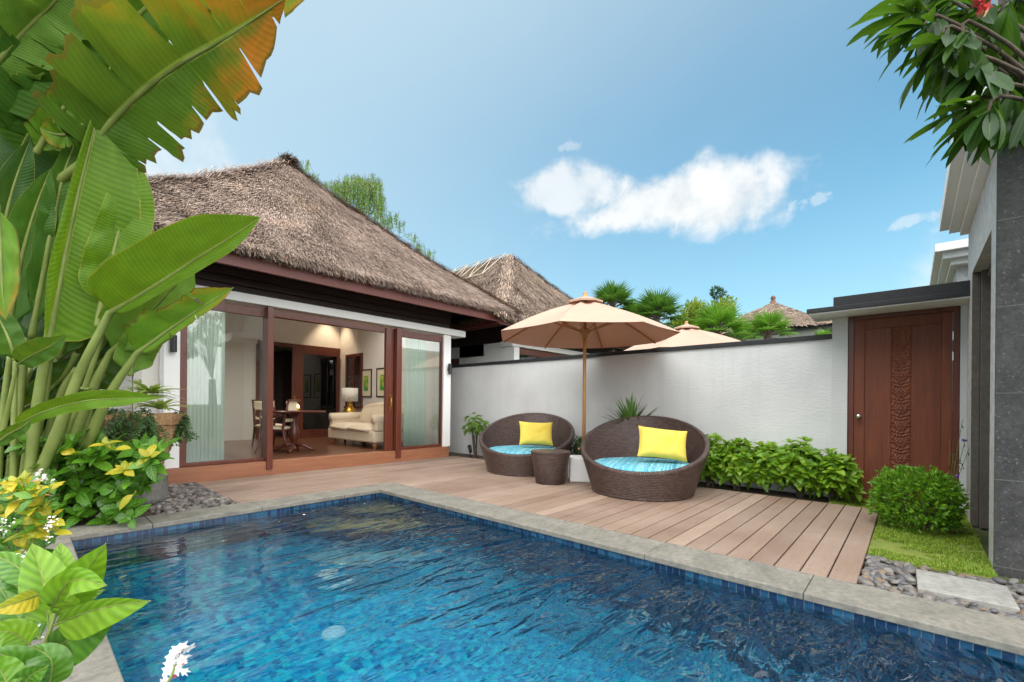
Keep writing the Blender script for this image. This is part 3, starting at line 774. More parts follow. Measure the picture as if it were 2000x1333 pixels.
for s in range(6):
    a = s/5; mb.tube([nl(a, -.03), nl(a, 1)], .015, 5)
    if s < 5: mb.tube([nl(a, 1), nl(a+.2, 0)], .013, 5)
mb.tube([nl(0,1), nl(1,1)], .015, 5); mb.tube([nl(0,0), nl(1,0)], .015, 5)
mb.build('bamboo_lattice', m_plain('bamboo', (.50,.43,.33), .5), nr)

hp = pD(1510, 590, 18.0); hx, hy = hp.x, hp.y
H = thing('hut', 'small thatched hut with pointed roof behind the gate wall', 'hut', (hx, hy, 0))
er = 2.35; hez = pD(1510, 650, 17).z
mb = MB()
ang = math.atan2(cF.y, cF.x)
H.rotation_euler = (0,0,0)
roofh = MB()
def hut_p(k, s, t):
    c = [(-er,-er),(er,-er),(er,er),(-er,er)]
    a, b = c[k], c[(k+1)%4]
    x, y = (a[0]+(b[0]-a[0])*s)*(1-t), (a[1]+(b[1]-a[1])*s)*(1-t)
    return Vector((hx+x, hy+y, hez + (hp.z-hez)*(t*.82+.18*t*t) + .03*noise.noise((x*2,y*2,1))))
for k in range(4): roofh.grid(lambda u, v: hut_p(k, u, v), 10, 10)
hr = roofh.build('roof', M['thatchbase'], H, smooth=True)
mb = MB()
for _ in range(7000):
    k = rnd.choice((0, 3)); t = 1-math.sqrt(rnd.random()); s = rnd.random(); p = hut_p(k, s, t); q = hut_p(k, s, max(0,t-.03))
    d = (q-p).normalized() if t > .03 else (hut_p(k,s,0)-hut_p(k,s,.05)).normalized()
    a = Vector((1,0,0)) if k == 0 else Vector((0,1,0)); n = d.cross(a); n = n if n.z > 0 else -n
    dd = (d+a*rnd.gauss(0,.2)).normalized(); sv = dd.cross(n).normalized()*.018; L = rnd.uniform(.15,.4)
    mb.add([p-sv,p+sv,p+dd*L+n*.03+sv*.4,p+dd*L+n*.03-sv*.4], [(0,1,2,3)], [[(0,0)]*4])
mb.build('thatch', M['thatch2'], hr)
mb = MB(); mb.lathe([(.0,.28),(.07,.25),(.10,.15),(.06,.10),(.12,.0),(.2,-.12)], (hx, hy, hp.z-.02), 12); mb.build('finial', m_plain('finial_clay', (.16,.07,.05), .7), H, smooth=True)
part('wall', M['wallgrey'], H, [(hx-er*.8, hx+er*.8, hy-er*.8, hy+er*.8, 0, hez-.12)], 0)
part('eave_band', M['black'], H, [(hx-er*.95, hx+er*.95, hy-er*.95, hy+er*.95, hez-.12, hez-.03)], 0)
# ================================================================== daybeds
def daybed(loc, rz, label):
    t = thing('wicker_daybed', label, 'daybed', loc, rz, 'round wicker daybeds on the deck')
    n = 96; rb, fl = .635, .33
    def rimz(q): return .625 + .315*math.cos(q) + .03*math.cos(2*q) - .02
    mb = MB(); vs = []; NV = 12
    # outside wall
    def outer(u, v):
        q = 2*math.pi*u; z = rimz(q)*v; r = rb + fl*z - .04*math.sin(v*math.pi)*.0
        return (r*math.cos(q) + .06*z, r*math.sin(q), z)
    mb.grid(outer, n, NV, 0, lambda u, v: (2*math.pi*.8*u, rimz(2*math.pi*u)*v*1.05))
    def inner(u, v):
        q = -2*math.pi*u; zt = rimz(q); z = .26 + (zt-.26)*v; r = rb + fl*z - .075
        return (r*math.cos(q) + .06*z, r*math.sin(q), z)
    mb.grid(inner, n, NV, 0, lambda u, v: (2*math.pi*.75*u, (rimz(-2*math.pi*u)-.26)*v*1.05))
    mb.lathe([(.0,.262),(.62,.262),(.69,.26)], (.016,0,0), n)
    mb.build('shell', M['wicker'], t, smooth=True, local=True)
    mb = MB(); pts = []
    for k in range(n+1):
        q = 2*math.pi*k/n; z = rimz(q); r = rb + fl*z - .037
        pts.append((r*math.cos(q) + .06*z, r*math.sin(q), z))
    mb.tube(pts, .036, 10, cap=False); mb.build('rim', M['wicker'], t, smooth=True, local=True)
    mb = MB(); mb.lathe([(rb-.03,0),(rb+.006,.004),(rb+.012,.02),(rb+.005,.035)], (0,0,0), n); mb.build('base_ring', M['wicker'], t, smooth=True, local=True)
    return t
def m_stripes():
    t = NT('striped_blue_cloth'); v = t.coord('Object'); sep = t.new('SeparateXYZ'); t.link(v, sep.inputs[0])
    n = t.noise(t.coord('Object', (2, 16, 1)), 3.5, 4, .6)
    n2 = t.noise(t.coord('Object', (5, 1.5, 1)), 3, 3)
    wob = t.math('ADD', sep.outputs[1], t.math('MULTIPLY', t.math('SUBTRACT', n2, .5), .02))
    cb = t.new('CombineXYZ'); t.link(wob, cb.inputs[0])
    wn = t.noise(cb.outputs[0], 13, 2, .5)
    col = t.ramp(wn, [(.30, (.04,.20,.31)), (.42, (.07,.32,.44)), (.50, (.20,.48,.57)), (.56, (.06,.30,.43)), (.64, (.13,.42,.52)), (.72, (.02,.08,.17))])
    col = t.mix(t.ramp(n, [(.60, (0,0,0)), (.66, (.8,.8,.8))]), col, (.55,.75,.76))
    col = t.mix(t.ramp(n, [(.28, (.9,.9,.9)), (.33, (0,0,0))]), col, (.015,.05,.10))
    t.col(col).set(Roughness=.85, Specular_IOR_Level=.2).nrm(t.bump(t.noise(v, 240, 2), .2, .002)); return t.m
M['stripes'] = m_stripes()
def seat_cushion(loc, rz, label):
    mb = MB(); prof = [(0,.285),(.3,.284),(.52,.283),(.60,.288),(.645,.305),(.655,.33),(.648,.36),(.62,.378),(.56,.386),(.3,.39),(0,.392)]
    mb.lathe(prof, (0,0,0), 64)
    mb.v = [(x*1.0+.025, y, z + .008*noise.noise((x*5, y*5, 2))*(z>.3)) for x, y, z in mb.v]
    o = mb.build('seat_cushion', M['stripes'], None, smooth=True); o.location = loc; o.rotation_euler = (0,0,rz)
    return tag(o, label, 'seat cushion', 'striped blue seat cushions')
def pillow(c, w, h, rz, tilt, roll, label):
    mb = MB()
    for sgn in (1, -1):
        def f(u, v, sgn=sgn):
            a, b = 2*u-1, 2*v-1
            ea = 1 - .07*(1-abs(b)**2)*abs(a)**3; eb = 1 - .09*(1-abs(a)**2)*abs(b)**3
            th = .105*max(0, (1-a**4))**.5*max(0, (1-b**4))**.5
            wr = .010*noise.noise((a*3, b*3, sgn*4.)) + .006*noise.noise((a*9, b*9, 1))*min(1, th*15)
            x = a*w/2*ea; z = b*h/2*eb
            return (x if sgn > 0 else -x, -sgn*(th + wr*(th>.01)), z)
        mb.grid(f, 26, 20)
    o = mb.build('throw_pillow', M['yellow'], None, smooth=True)
    o.location = c; o.rotation_euler = (tilt, roll, rz)
    return tag(o, label, 'pillow', 'yellow pillows on the daybeds')
LB, RBD = Vector((5.82, 4.93, 0)), Vector((5.50, 2.64, 0))
la, ra = R(28), R(20)
daybed(LB, la, 'left round brown wicker daybed, farther from the camera beside the villa')
daybed(RBD, ra, 'right round brown wicker daybed, nearer the camera in front of the hedge')
seat_cushion(LB, la, 'striped blue round cushion in the left wicker daybed by the villa')
seat_cushion(RBD, ra, 'striped blue round cushion in the right wicker daybed nearest the camera')
def dl(c, a, x, y, z): return Vector((c.x + x*math.cos(a) - y*math.sin(a), c.y + x*math.sin(a) + y*math.cos(a), z))
# pillow front (-y local) faces the camera
pillow(pD(1047, 847, 7.75), .60, .42, YAW - R(90) + R(8), R(-16), R(2), 'yellow pillow leaning in the left wicker daybed by the villa')
pillow(pD(1294, 867, 5.80), .64, .42, YAW - R(90) - R(4), R(-20), R(6), 'yellow pillow leaning in the right wicker daybed nearest the camera')
# wicker side table
t = thing('side_table', 'small round brown wicker side table between the two daybeds', 'side table', (5.17, 3.89, 0))
mb = MB(); mb.lathe([(.20,0),(.212,.006),(.285,.425),(.285,.44)], (5.17,3.89,0), 64); mb.build('body', M['wicker'], t, smooth=True)
mb = MB(); mb.lathe([(.283,.435),(.292,.443),(.292,.458),(.280,.466),(0,.466)], (5.17,3.89,0), 64); mb.build('table_top', M['wicker'], t, smooth=False)

# ================================================================== parasols
def parasol(c, pole_z, apex, rim, rr, rot, label, base=True):
    c = Vector(c); t = thing('parasol', label, 'parasol', (c.x, c.y, 0), 0, 'beige canvas parasols')
    mb = MB(); mb.tube([(c.x,c.y,pole_z),(c.x,c.y,apex+.05)], .026, 14); mb.build('pole', M['teak'], t, smooth=True)
    n = 8; cor = [Vector((c.x + rr*math.cos(rot+2*math.pi*k/n), c.y + rr*math.sin(rot+2*math.pi*k/n), rim)) for k in range(n)]
    A = Vector((c.x, c.y, apex)); mb = MB(); m2 = MB()
    for k in range(n):
        a, b = cor[k], cor[(k+1)%n]
        def f(u, v):
            p = A.lerp(a.lerp(b, u), v); e = 4*u*(1-u)
            return p + Vector((0,0, -.045*e*v*(1.15-v)*1.6 + .05*math.sin(math.pi*v)*(1-e*.7))) + (A.lerp((a+b)/2, 1)-p)*0
        mb.grid(f, 8, 12)
        def g(u, v): 
            p = a.lerp(b, u); q = p + (Vector((c.x,c.y,p.z))-p)*.004; return q + Vector((0,0,-.035*v - .0))
    mb.build('canopy', M['canvas'], t, smooth=False, solid=.003)
    mb = MB()
    for k in range(n):
        q = rot + 2*math.pi*k/n; p0, p1 = [Vector((c.x + .27*math.cos(x), c.y + .27*math.sin(x), apex-.015)) for x in (q, q+2*math.pi/n)]
        T_ = Vector((c.x, c.y, apex+.075)); mb.add([T_, p0, p1, p0-Vector((0,0,.03)), p1-Vector((0,0,.03))], [(0,1,2),(1,3,4,2)])
    mb.build('vent_cap', M['canvas'], t, solid=.003)
    mb = MB(); mb.lathe([(0,.09),(.02,.085),(.035,.07),(.03,.045),(.05,.02),(.06,0),(.02,-.01)], (c.x,c.y,apex+.05), 16); mb.build('finial', M['teak'], t, smooth=True)
    hz = apex - .47
    mb = MB(); mb.lathe([(.03,-.10),(.05,-.09),(.05,-.05),(.075,-.03),(.075,.03),(.05,.05),(.03,.055)], (c.x,c.y,hz), 16); mb.build('runner', M['teak'], t, smooth=False)
    for k in range(n):
        d = (cor[k]-A); s = d.cross(Vector((0,0,1))).normalized()
        off = Vector((0,0,-.022)); mbk = MB()
        pts = [A.lerp(cor[k], v) + Vector((0,0, -.028 + .05*math.sin(math.pi*v))) for v in (.03,.25,.5,.75,.98)]
        mbk.tube(pts, .012, 6); rb = mbk.build('rib', M['teak'], t)
        ms = MB(); e = pts[2].lerp(pts[1], .15); ms.tube([Vector((c.x,c.y,hz)) + (Vector((d.x,d.y,0)).normalized()*.06), e - Vector((0,0,.01))], .011, 6)
        ms.build('strut', M['teak'], rb)
    if base:
        a = YAW - R(3); ux, uy = Vector((math.cos(a), math.sin(a),0)), Vector((-math.sin(a), math.cos(a),0))
        mb = MB(); mb.obox((c.x,c.y,.175), ux*.22, uy*.22, (0,0,.175)); mb.build('base', M['paint'], t, bevel=.012)
        mb = MB(); mb.tube([(c.x,c.y,.35),(c.x,c.y,.52)], .034, 14); mb.tube([(c.x-.03,c.y+.045,.47),(c.x-.05,c.y+.075,.47)], .012, 8); mb.build('sleeve', M['teak'], t, smooth=True)
    return t
uc = pD(1141, 790, 6.75)
parasol((uc.x, uc.y), .35, 2.72, 2.17, 1.365, YAW + R(22.5), 'open beige parasol standing on the deck between the two daybeds')
u2 = pD(1339, 790, 9.6)
parasol((u2.x, u2.y), 0, 2.84, 2.26, 1.48, YAW + R(5), 'open beige parasol whose top shows behind the boundary wall', False)

# ================================================================== fittings outside
def sconce(x, y, z, label):
    t = thing('wall_lamp', label, 'wall lamp', (x, y, z), 0, 'black wall lamps on the villa posts')
    mb = MB(); mb.box(x-.03, x+.03, y-.012, y-.0005, z-.04, z+.04); mb.build('mount', M['blackmetal'], t, bevel=.003)
    mb = MB(); mb.tube([(x,y-.055,z-.115),(x,y-.055,z+.115)], .04, 20); mb.build('lamp_body', M['blackmetal'], t, bevel=.003)
sconce(1.40, 7.52, 1.92, 'black up-down wall lamp on the left white post behind the banana leaf')
sconce(6.27, 7.52, 1.90, 'black up-down wall lamp on the right white post beside the boundary wall')
t = thing('garden_spotlight', 'small black garden spotlight on a stake at the foot of the wall', 'spotlight', (6.62, 7.18, -.03))
mb = MB(); mb.tube([(6.62,7.18,-.04),(6.62,7.18,.12)], .012, 8); mb.build('stake', M['blackmetal'], t)
mb = MB(); mb.tube([(6.60,7.14,.10),(6.67,7.26,.21)], [.035,.045], 14); mb.build('lamp_head', M['blackmetal'], t)

# ================================================================== inside the villa
FZ = .2095
def curtain(x0, x1, y, z0, z1, label, waves=11, flare=0):
    mb = MB()
    def f(u, v):
        w = 1 + flare*(1-v); xm = (x0+x1)/2; x = xm + (x0+(x1-x0)*u - xm)*w - flare*.12*(1-v)
        return (x, y + (.006)*math.sin(u*waves*6.283 + .5*math.sin(v*3)) + .002*math.sin(u*waves*14.1+1) + .012*noise.noise((u*9, v*2, 1)), z0 + (z1-z0)*v)
    mb.grid(f, waves*12, 10)
    return tag(mb.build('curtain', M['sheer'], None, smooth=True), label, 'curtain')
curtain(1.60, 2.10, 7.80, .24, 2.55, 'pale aqua sheer curtain behind the left fixed window', 10)
curtain(5.38, 5.90, 7.83, .24, 2.55, 'pale aqua sheer curtain behind the right window, gathered beside the sofa', 9, .12)
# sofa
t = thing('sofa', 'cream two seat sofa with rolled arms inside the villa', 'sofa', (5.15, 8.85, FZ))
sx0, sx1, sy0, sy1 = 4.72, 5.72, 7.98, 9.95
def soft(name, b, bev=.05, par=None):
    mb = MB(); mb.box(*b); return mb.build(name, M['sofa'], par or t, bevel=bev)
soft('frame', (sx0+.02, sx1, sy0, sy1, FZ+.13, FZ+.36), .03)
mid = (sy0+sy1)/2
for a, b in ((sy0+.17, mid-.008), (mid+.008, sy1-.17)):
    mb = MB()
    def f(u, v):
        e = (1-abs(2*u-1)**5)*(1-abs(2*v-1)**5); return (sx0-.03 + .72*u, a + (b-a)*v, FZ+.40 + .09*e**.4)
    mb.grid(f, 16, 16); mb.box(sx0-.03, sx0+.69, a, b, FZ+.36, FZ+.41)
    mb.build('seat_cushion', M['sofa'], t, smooth=True)
for y0, y1 in ((sy0-.03, sy0+.17), (sy1-.17, sy1+.03)):
    am = soft('arm', (sx0+.06, sx1-.1, y0+.02, y1-.02, FZ+.362, FZ+.60), .03)
    mb = MB(); mb.tube([(sx0+.05,(y0+y1)/2,FZ+.60),(sx1-.1,(y0+y1)/2,FZ+.62)], .10, 20); mb.build('arm_roll', M['sofa'], am, smooth=True)
mb = MB()
def bk(sg):
    def f(u, v):
        y = sy0+.1 + (sy1-sy0-.2)*u; hump = .50 + .11*max(0, math.sin(math.pi*u))**.6
        z = FZ+.36 + (hump-.10)*v; return (sx1-.28+.10*v + (0 if sg < 0 else .18) - sg*0 + (-.05*math.sin(v*3.14) if sg < 0 else .0), y, z)
    return f
mb.grid(bk(-1), 30, 10); mb.grid(bk(1), 30, 10)
pts = [Vector(bk(-1)(k/30, 1)) + Vector((.09,0,0)) for k in range(31)]; mb.tube(pts, .092, 12)
mb.build('backrest', M['sofa'], t, smooth=True)
for x, y in ((sx0+.10, sy0+.08), (sx0+.10, sy1-.08), (sx1-.1, sy0+.08), (sx1-.1, sy1-.08)):
    mb = MB(); mb.lathe([(.03,0),(.035,.01),(.03,.03),(.05,.06),(.055,.09),(.04,.11),(.05,.13)], (x,y,FZ), 16); mb.build('foot', m_plain('foot_wood', (.25,.10,.04), .35) if 'foot_wood' not in bpy.data.materials else bpy.data.materials['foot_wood'], t, smooth=True)
# console and lamp
lp = pD(683, 812, 11.0)
t = thing('lamp_table', 'dark console table behind the sofa carrying the brass lamp', 'table', (lp.x, lp.y, FZ))
part('table_top', M['furn'], t, [(lp.x-.28, lp.x+.28, lp.y-.28, lp.y+.28, lp.z-.04, lp.z)])
for i in (-1, 1):
    for j in (-1, 1): part('leg', M['furn'], t, [(lp.x+i*.24-.02, lp.x+i*.24+.02, lp.y+j*.24-.02, lp.y+j*.24+.02, FZ, lp.z-.041)], .002)
t = thing('table_lamp', 'brass table lamp with white drum shade beside the sofa', 'table lamp', tuple(lp))
mb = MB(); mb.lathe([(.0,0),(.125,.002),(.16,.03),(.165,.09),(.14,.15),(.085,.21),(.062,.27),(.062,.32),(.03,.34),(.012,.36),(.012,.4)], tuple(lp), 28); mb.build('lamp_base', M['brass'], t, smooth=True)
mb = MB(); mb.lathe([(.19,.35),(.19,.68)], tuple(lp), 36); mb.build('lamp_shade', M['shade'], t, smooth=True, solid=.004)
# pictures
art = NT('green_abstract_art'); v_ = art.coord('Object', (1,3,2)); art.col(art.ramp(art.noise(v_, 3.2, 4), [(.3,(.02,.18,.05)),(.45,(.10,.40,.08)),(.55,(.65,.60,.05)),(.62,(.05,.28,.20)),(.75,(.75,.72,.25))])).set(Roughness=.5)
mat_w = m_plain('picture_mount', (.75,.68,.52), .7)
for k, (y0, y1, lab) in enumerate(((10.45, 11.0, 'black framed green abstract picture nearer the louvre window'), (9.66, 10.21, 'black framed green abstract picture nearer the sliding door'))):
    t = thing('picture', lab, 'picture', (6.13, (y0+y1)/2, 1.3), 0, 'framed pictures over the sofa')
    part('frame', M['blackmetal'], t, [(6.125,6.149,y0,y0+.03,1.30,2.04),(6.125,6.149,y1-.03,y1,1.30,2.04),(6.125,6.149,y0+.03,y1-.03,2.01,2.04),(6.125,6.149,y0+.03,y1-.03,1.30,1.33)], .002)
    part('mount', mat_w, t, [(6.138,6.146,y0+.03,y1-.03,1.33,2.01)], 0)
    part('artwork', art.m, t, [(6.134,6.1375,y0+.16,y1-.16,1.47,1.87)], 0)
# round table
tc = pZ(577, 883, FZ); tx, ty = tc.x+.02, tc.y+.12
t = thing('dining_table', 'round mahogany pedestal dining table inside the villa', 'table', (tx, ty, FZ))
mb = MB(); mb.lathe([(0,.735),(.50,.735),(.54,.745),(.555,.76),(.54,.775),(0,.777)], (tx,ty,FZ), 48); mb.build('table_top', M['furn'], t)
mb = MB(); mb.lathe([(.06,.06),(.05,.10),(.045,.16),(.06,.20),(.085,.26),(.095,.36),(.07,.46),(.05,.54),(.06,.60),(.05,.64),(.09,.70),(.12,.734)], (tx,ty,FZ), 24); mb.build('pedestal', M['furn'], t, smooth=True)
for k in range(4):
    q = R(45+90*k+12); d = Vector((math.cos(q), math.sin(q), 0)); mb = MB()
    mb.tube([Vector((tx,ty,FZ+.14))+d*.03, Vector((tx,ty,FZ+.12))+d*.16, Vector((tx,ty,FZ+.05))+d*.30, Vector((tx,ty,FZ+.025))+d*.36], [.04,.035,.03,.025], 10); mb.build('foot', M['furn'], t, smooth=True)
t = thing('candle_holder', 'small glowing tea light on the round dining table', 'candle', (tx, ty, FZ+.777))
cx, cy = tx+.05, ty-.05
mb = MB(); mb.lathe([(0,.002),(.035,.002),(.042,.03),(.035,.05),(.03,.05)], (cx,cy,FZ+.777), 16); mb.build('holder', M['brass'], t, smooth=True)
mb = MB(); mb.lathe([(0,.045),(.02,.05),(.024,.07),(.012,.10),(0,.12)], (cx,cy,FZ+.777), 12); mb.build('flame', m_emit('flame', (1,.75,.25), 4), t, smooth=True)
# chairs
def chair(loc, rz, label):
    t = thing('dining_chair', label, 'chair', loc, rz, 'mahogany dining chairs')
    mb = MB(); mb.box(-.23,.23,-.22,.22,.40,.44); mb.build('seat_frame', M['furn'], t, bevel=.01, local=True)
    mb = MB(); mb.grid(lambda u, v: (-.22+.44*u, -.21+.42*v, .441+.05*((1-abs(2*u-1)**4)*(1-abs(2*v-1)**4))**.4), 14, 14); mb.build('seat', M['cream'], t, smooth=True, local=True)
    for sx in (-1, 1):
        mb = MB(); mb.tube([(sx*.21,-.20,.42),(sx*.215,-.21,.25),(sx*.22,-.23,.10),(sx*.235,-.27,0)], [.026,.023,.018,.016], 8); mb.build('leg', M['furn'], t, smooth=True, local=True)
        mb = MB(); mb.tube([(sx*.21,.32,0),(sx*.21,.24,.25),(sx*.21,.21,.45),(sx*.21,.25,.72),(sx*.21,.31,.96)], [.018,.022,.024,.022,.02], 8); mb.build('leg', M['furn'], t, smooth=True, local=True)
        mb = MB(); mb.tube([(sx*.22,.25,.70),(sx*.25,.05,.66),(sx*.25,-.10,.63),(sx*.235,-.16,.57),(sx*.22,-.16,.44)], .020, 8); mb.build('arm', M['furn'], t, smooth=True, local=True)
    mb = MB(); mb.obox((0,.285,.86), (.20,0,0), (0,.018,.004), (0,-.02,.09)); mb.build('backrest', M['cream'], t, bevel=.012, local=True)
    mb = MB(); mb.obox((0,.31,.965), (.23,0,0), (0,.022,0), (0,0,.018)); mb.build('top_rail', M['furn'], t, bevel=.006, local=True)
    mb = MB(); mb.obox((0,.232,.60), (.20,0,0), (0,.015,0), (0,-.0,.03)); mb.build('back_rail', M['cream'], t, bevel=.006, local=True)
    return t
c1 = pZ(531, 886, FZ)
ch = chair((c1.x+.14, c1.y+.16, FZ), YAW-R(90)-R(88), 'mahogany dining chair half hidden behind the left door jamb')
dup(ch, (tx-.02, ty+1.15, FZ), R(5), 'mahogany dining chair with cream back standing behind the round table')
# dark wardrobe in the far room, ceiling downlights
w0 = pY(548, 760, 13.6); w1 = pY(569, 760, 13.6)
t = thing('wardrobe', 'tall dark wardrobe in the far room behind the dining table', 'wardrobe', (w1.x, 13.7, FZ))
part('body', M['darkwood'], t, [(w0.x, w0.x+1.3, 13.45, 14.1, FZ, 2.55)])
part('handle', M['steel'], t, [(w0.x+.24, w0.x+.27, 13.41, 13.445, 1.0, 1.7)], .003)
part('cornice', M['darkwood'], t, [(w0.x-.05, w0.x+1.35, 13.40, 14.1, 2.552, 2.62)])
M['emitlamp'] = m_emit('downlight_glow', (1, .82, .55), 6)
def downlight(x, y, label, power, cone=70, col=(1,.90,.78)):
    t = thing('downlight', label, 'downlight', (x, y, 3.9), 0, 'ceiling downlights in the villa')
    mb = MB(); mb.lathe([(.05,-.002),(.065,-.004),(.075,-.010),(.08,-.002),(.08,0)], (x,y,3.9), 24); mb.build('trim_ring', M['steel'], t, smooth=True)
    mb = MB(); mb.lathe([(0,-.0025),(.049,-.0025)], (x,y,3.9), 24); mb.build('lamp', M['emitlamp'], t)
    L = bpy.data.lights.new('downlight_beam', 'SPOT'); L.energy = power; L.color = col; L.spot_size = R(cone); L.spot_blend = .6; L.shadow_soft_size = .06
    o = bpy.data.objects.new('downlight_beam', L); C.objects.link(o); o.parent = t; o.location = (0,0,-.02)
downlight(5.75, 11.85, 'warm ceiling downlight in the far corner by the louvre window', 65, 75, (1,.76,.5))
downlight(3.6, 9.2, 'warm ceiling downlight over the round dining table', 75, 140)
downlight(5.0, 9.2, 'warm ceiling downlight over the cream sofa', 75, 140)
downlight(2.2, 9.0, 'warm ceiling downlight near the left window', 45, 120)
# ================================================================== plants
def leaf(mb, p, d, n, L, W, bend=.25, fold=.25, rows=3, tipw=0., shape=None):
    d = d.normalized(); s = d.cross(n)
    if s.length < 1e-4: s = d.cross(Vector((1,0,.3)))
    s.normalize(); n = s.cross(d).normalized()
    prof = shape or {2: [(0,.06),(.5,1),(1,0)], 3: [(0,.08),(.35,.95),(.7,.8),(1,0)], 5: [(0,.1),(.2,.75),(.45,1),(.7,.82),(.88,.4),(1,0)]}[rows]
    vs = []; uvs = []; fs = []
    for t, w in prof:
        c = p + d*(L*t) - n*(bend*L*t*t); ww = W*.5*w
        vs += [c - s*ww + n*(fold*ww), c, c + s*ww + n*(fold*ww)]
    for i in range(len(prof)-1):
        a = i*3; t0, t1 = prof[i][0], prof[i+1][0]
        if i == len(prof)-2 and prof[-1][1] == 0:
            fs += [(a,a+1,a+4),(a+1,a+2,a+4)]; uvs += [[(t0,-1),(t0,0),(t1,0)],[(t0,0),(t0,1),(t1,0)]]
        else:
            fs += [(a,a+1,a+4,a+3),(a+1,a+2,a+5,a+4)]; uvs += [[(t0,-1),(t0,0),(t1,0),(t1,-1)],[(t0,0),(t0,1),(t1,1),(t1,0)]]
    mb.add(vs, fs, uvs)
def rvec(r_=rnd):
    while True:
        v = Vector((r_.uniform(-1,1), r_.uniform(-1,1), r_.uniform(-1,1)))
        if .05 < v.length < 1: return v.normalized()
def rosette(mb, p, ax, n, L, W, open_=1.0, r_=rnd, bend=.3, rows=3, fold=.25, jit=.25):
    ax = ax.normalized(); a = ax.orthogonal().normalized(); b = ax.cross(a)
    ph = r_.random()*6.28
    for k in range(n):
        q = ph + k*2.4; t = k/max(1, n-1)
        rad = a*math.cos(q) + b*math.sin(q); o = open_*(1.15-.8*t)
        d = (rad*o + ax*(1.25-o*.75) + rvec(r_)*jit*.6).normalized()
        l = L*(1-.45*t)*r_.uniform(.8, 1.15)
        nn = (ax*1.0 - rad*.5*(1-t)).normalized()
        leaf(mb, p + rad*.01, d, nn, l, W*(1-.35*t)*r_.uniform(.85,1.1), bend*r_.uniform(.5,1.4), fold, rows)
def fib(n, r_, zmin=-.3):
    out = []
    for k in range(n):
        z = zmin + (1-zmin)*(k+.5)/n; q = k*2.39996 + r_.random()*.6; r = math.sqrt(max(0, 1-z*z))
        out.append(Vector((r*math.cos(q), r*math.sin(q), z)))
    return out

def merged(A, B_):
    b = len(A.v); A.v += B_.v; A.uv += B_.uv
    A.f += [tuple(b+k for k in f) for f in B_.f]; A.m += [1]*len(B_.f); return A
L_ = {}
L_['hedge'] = m_leaf('hedge_leaves', [(.085,.21,.010), (.14,.30,.015), (.20,.38,.020), (.30,.45,.030)], .35, .42, (.3,.42,.08), .05)
L_['small'] = m_leaf('small_shrub_leaves', [(.06,.16,.012), (.12,.26,.02), (.20,.36,.03)], .3, .42, (.3,.42,.08), .05)
L_['round'] = m_leaf('clipped_bush_leaves', [(.06,.17,.010), (.11,.27,.015), (.18,.37,.022), (.28,.48,.035)], .3, .4, ribw=0)
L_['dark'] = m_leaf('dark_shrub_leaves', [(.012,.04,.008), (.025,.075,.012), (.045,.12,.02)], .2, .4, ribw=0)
L_['mid'] = m_leaf('rounded_green_leaves', [(.022,.09,.008), (.04,.145,.01), (.07,.21,.012), (.13,.29,.018)], .3, .35, (.16,.34,.04), .06, 2.2)
L_['gold'] = m_leaf('golden_leaves', [(.24,.28,.02), (.48,.40,.018), (.62,.44,.012), (.32,.35,.025)], .35, .4, (.55,.5,.06), .06, 2.2)
L_['front'] = m_leaf('large_lime_leaves', [(.09,.22,.010), (.13,.29,.014), (.19,.35,.016)], .35, .35, (.34,.42,.07), .04, 2.6)
L_['frontdark'] = m_leaf('large_dark_leaves', [(.03,.11,.01), (.05,.16,.014), (.08,.2,.02)], .25, .3, (.16,.3,.05), .04, 2.6)
L_['yucca'] = m_leaf('spiky_leaves', [(.05,.13,.02), (.09,.20,.03), (.14,.27,.05)], .2, .4, (.14,.25,.06), .1)
L_['palm'] = m_leaf('palm_fronds', [(.03,.09,.012), (.06,.16,.018), (.11,.24,.03)], .3, .4, ribw=0)
L_['palmlight'] = m_leaf('light_palm_fronds', [(.07,.18,.012), (.11,.26,.02), (.16,.33,.03)], .35, .4, ribw=0)
L_['tree'] = m_leaf('tree_leaves', [(.06,.14,.012), (.11,.22,.02), (.20,.30,.03), (.32,.36,.03)], .35, .45, ribw=0)
L_['weep'] = m_leaf('weeping_leaves', [(.09,.20,.02), (.15,.30,.03), (.22,.38,.05)], .3, .45, ribw=0)
L_['frangi'] = m_leaf('frangipani_leaves', [(.014,.045,.010), (.022,.07,.012), (.035,.10,.014), (.07,.15,.018)], .34, .42, (.07,.13,.03), .06, 0, (.14,.30,.01), .3)
L_['ivy'] = m_leaf('creeper_leaves', [(.02,.07,.012), (.04,.12,.02), (.07,.17,.03)], .25, .4, ribw=0)
L_['brom'] = m_leaf('bromeliad_leaves', [(.22,.33,.04), (.33,.45,.07), (.48,.56,.16)], .3, .35, ribw=0)
L_['white'] = m_plain('white_petals', (.85,.82,.80), .6)
L_['pink'] = m_plain('pink_petals', (.75,.10,.12), .6)
L_['purple'] = m_plain('purple_petals', (.22,.10,.45), .6)
L_['dry'] = m_leaf('dry_leaf', [(.30,.17,.07), (.42,.26,.11)], .1, .7, (.3,.2,.1), .05)
BN = dict(
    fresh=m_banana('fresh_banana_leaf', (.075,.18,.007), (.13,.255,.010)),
    pale=m_banana('pale_banana_leaf', (.11,.24,.03), (.17,.33,.045), None, trans=.4),
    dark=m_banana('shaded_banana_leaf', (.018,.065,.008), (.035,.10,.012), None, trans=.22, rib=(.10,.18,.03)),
    mid=m_banana('green_banana_leaf', (.035,.115,.010), (.065,.17,.014), None, trans=.35, rib=(.20,.28,.05)),
    dry=m_banana('ageing_banana_leaf', (.045,.12,.012), (.075,.17,.016), (.50, 1.2), (.52,.15,.015), .38),
    edge=m_banana('yellow_edged_banana_leaf', (.10,.25,.02), (.16,.32,.025), (.60, .5), (.55,.22,.015), .4))

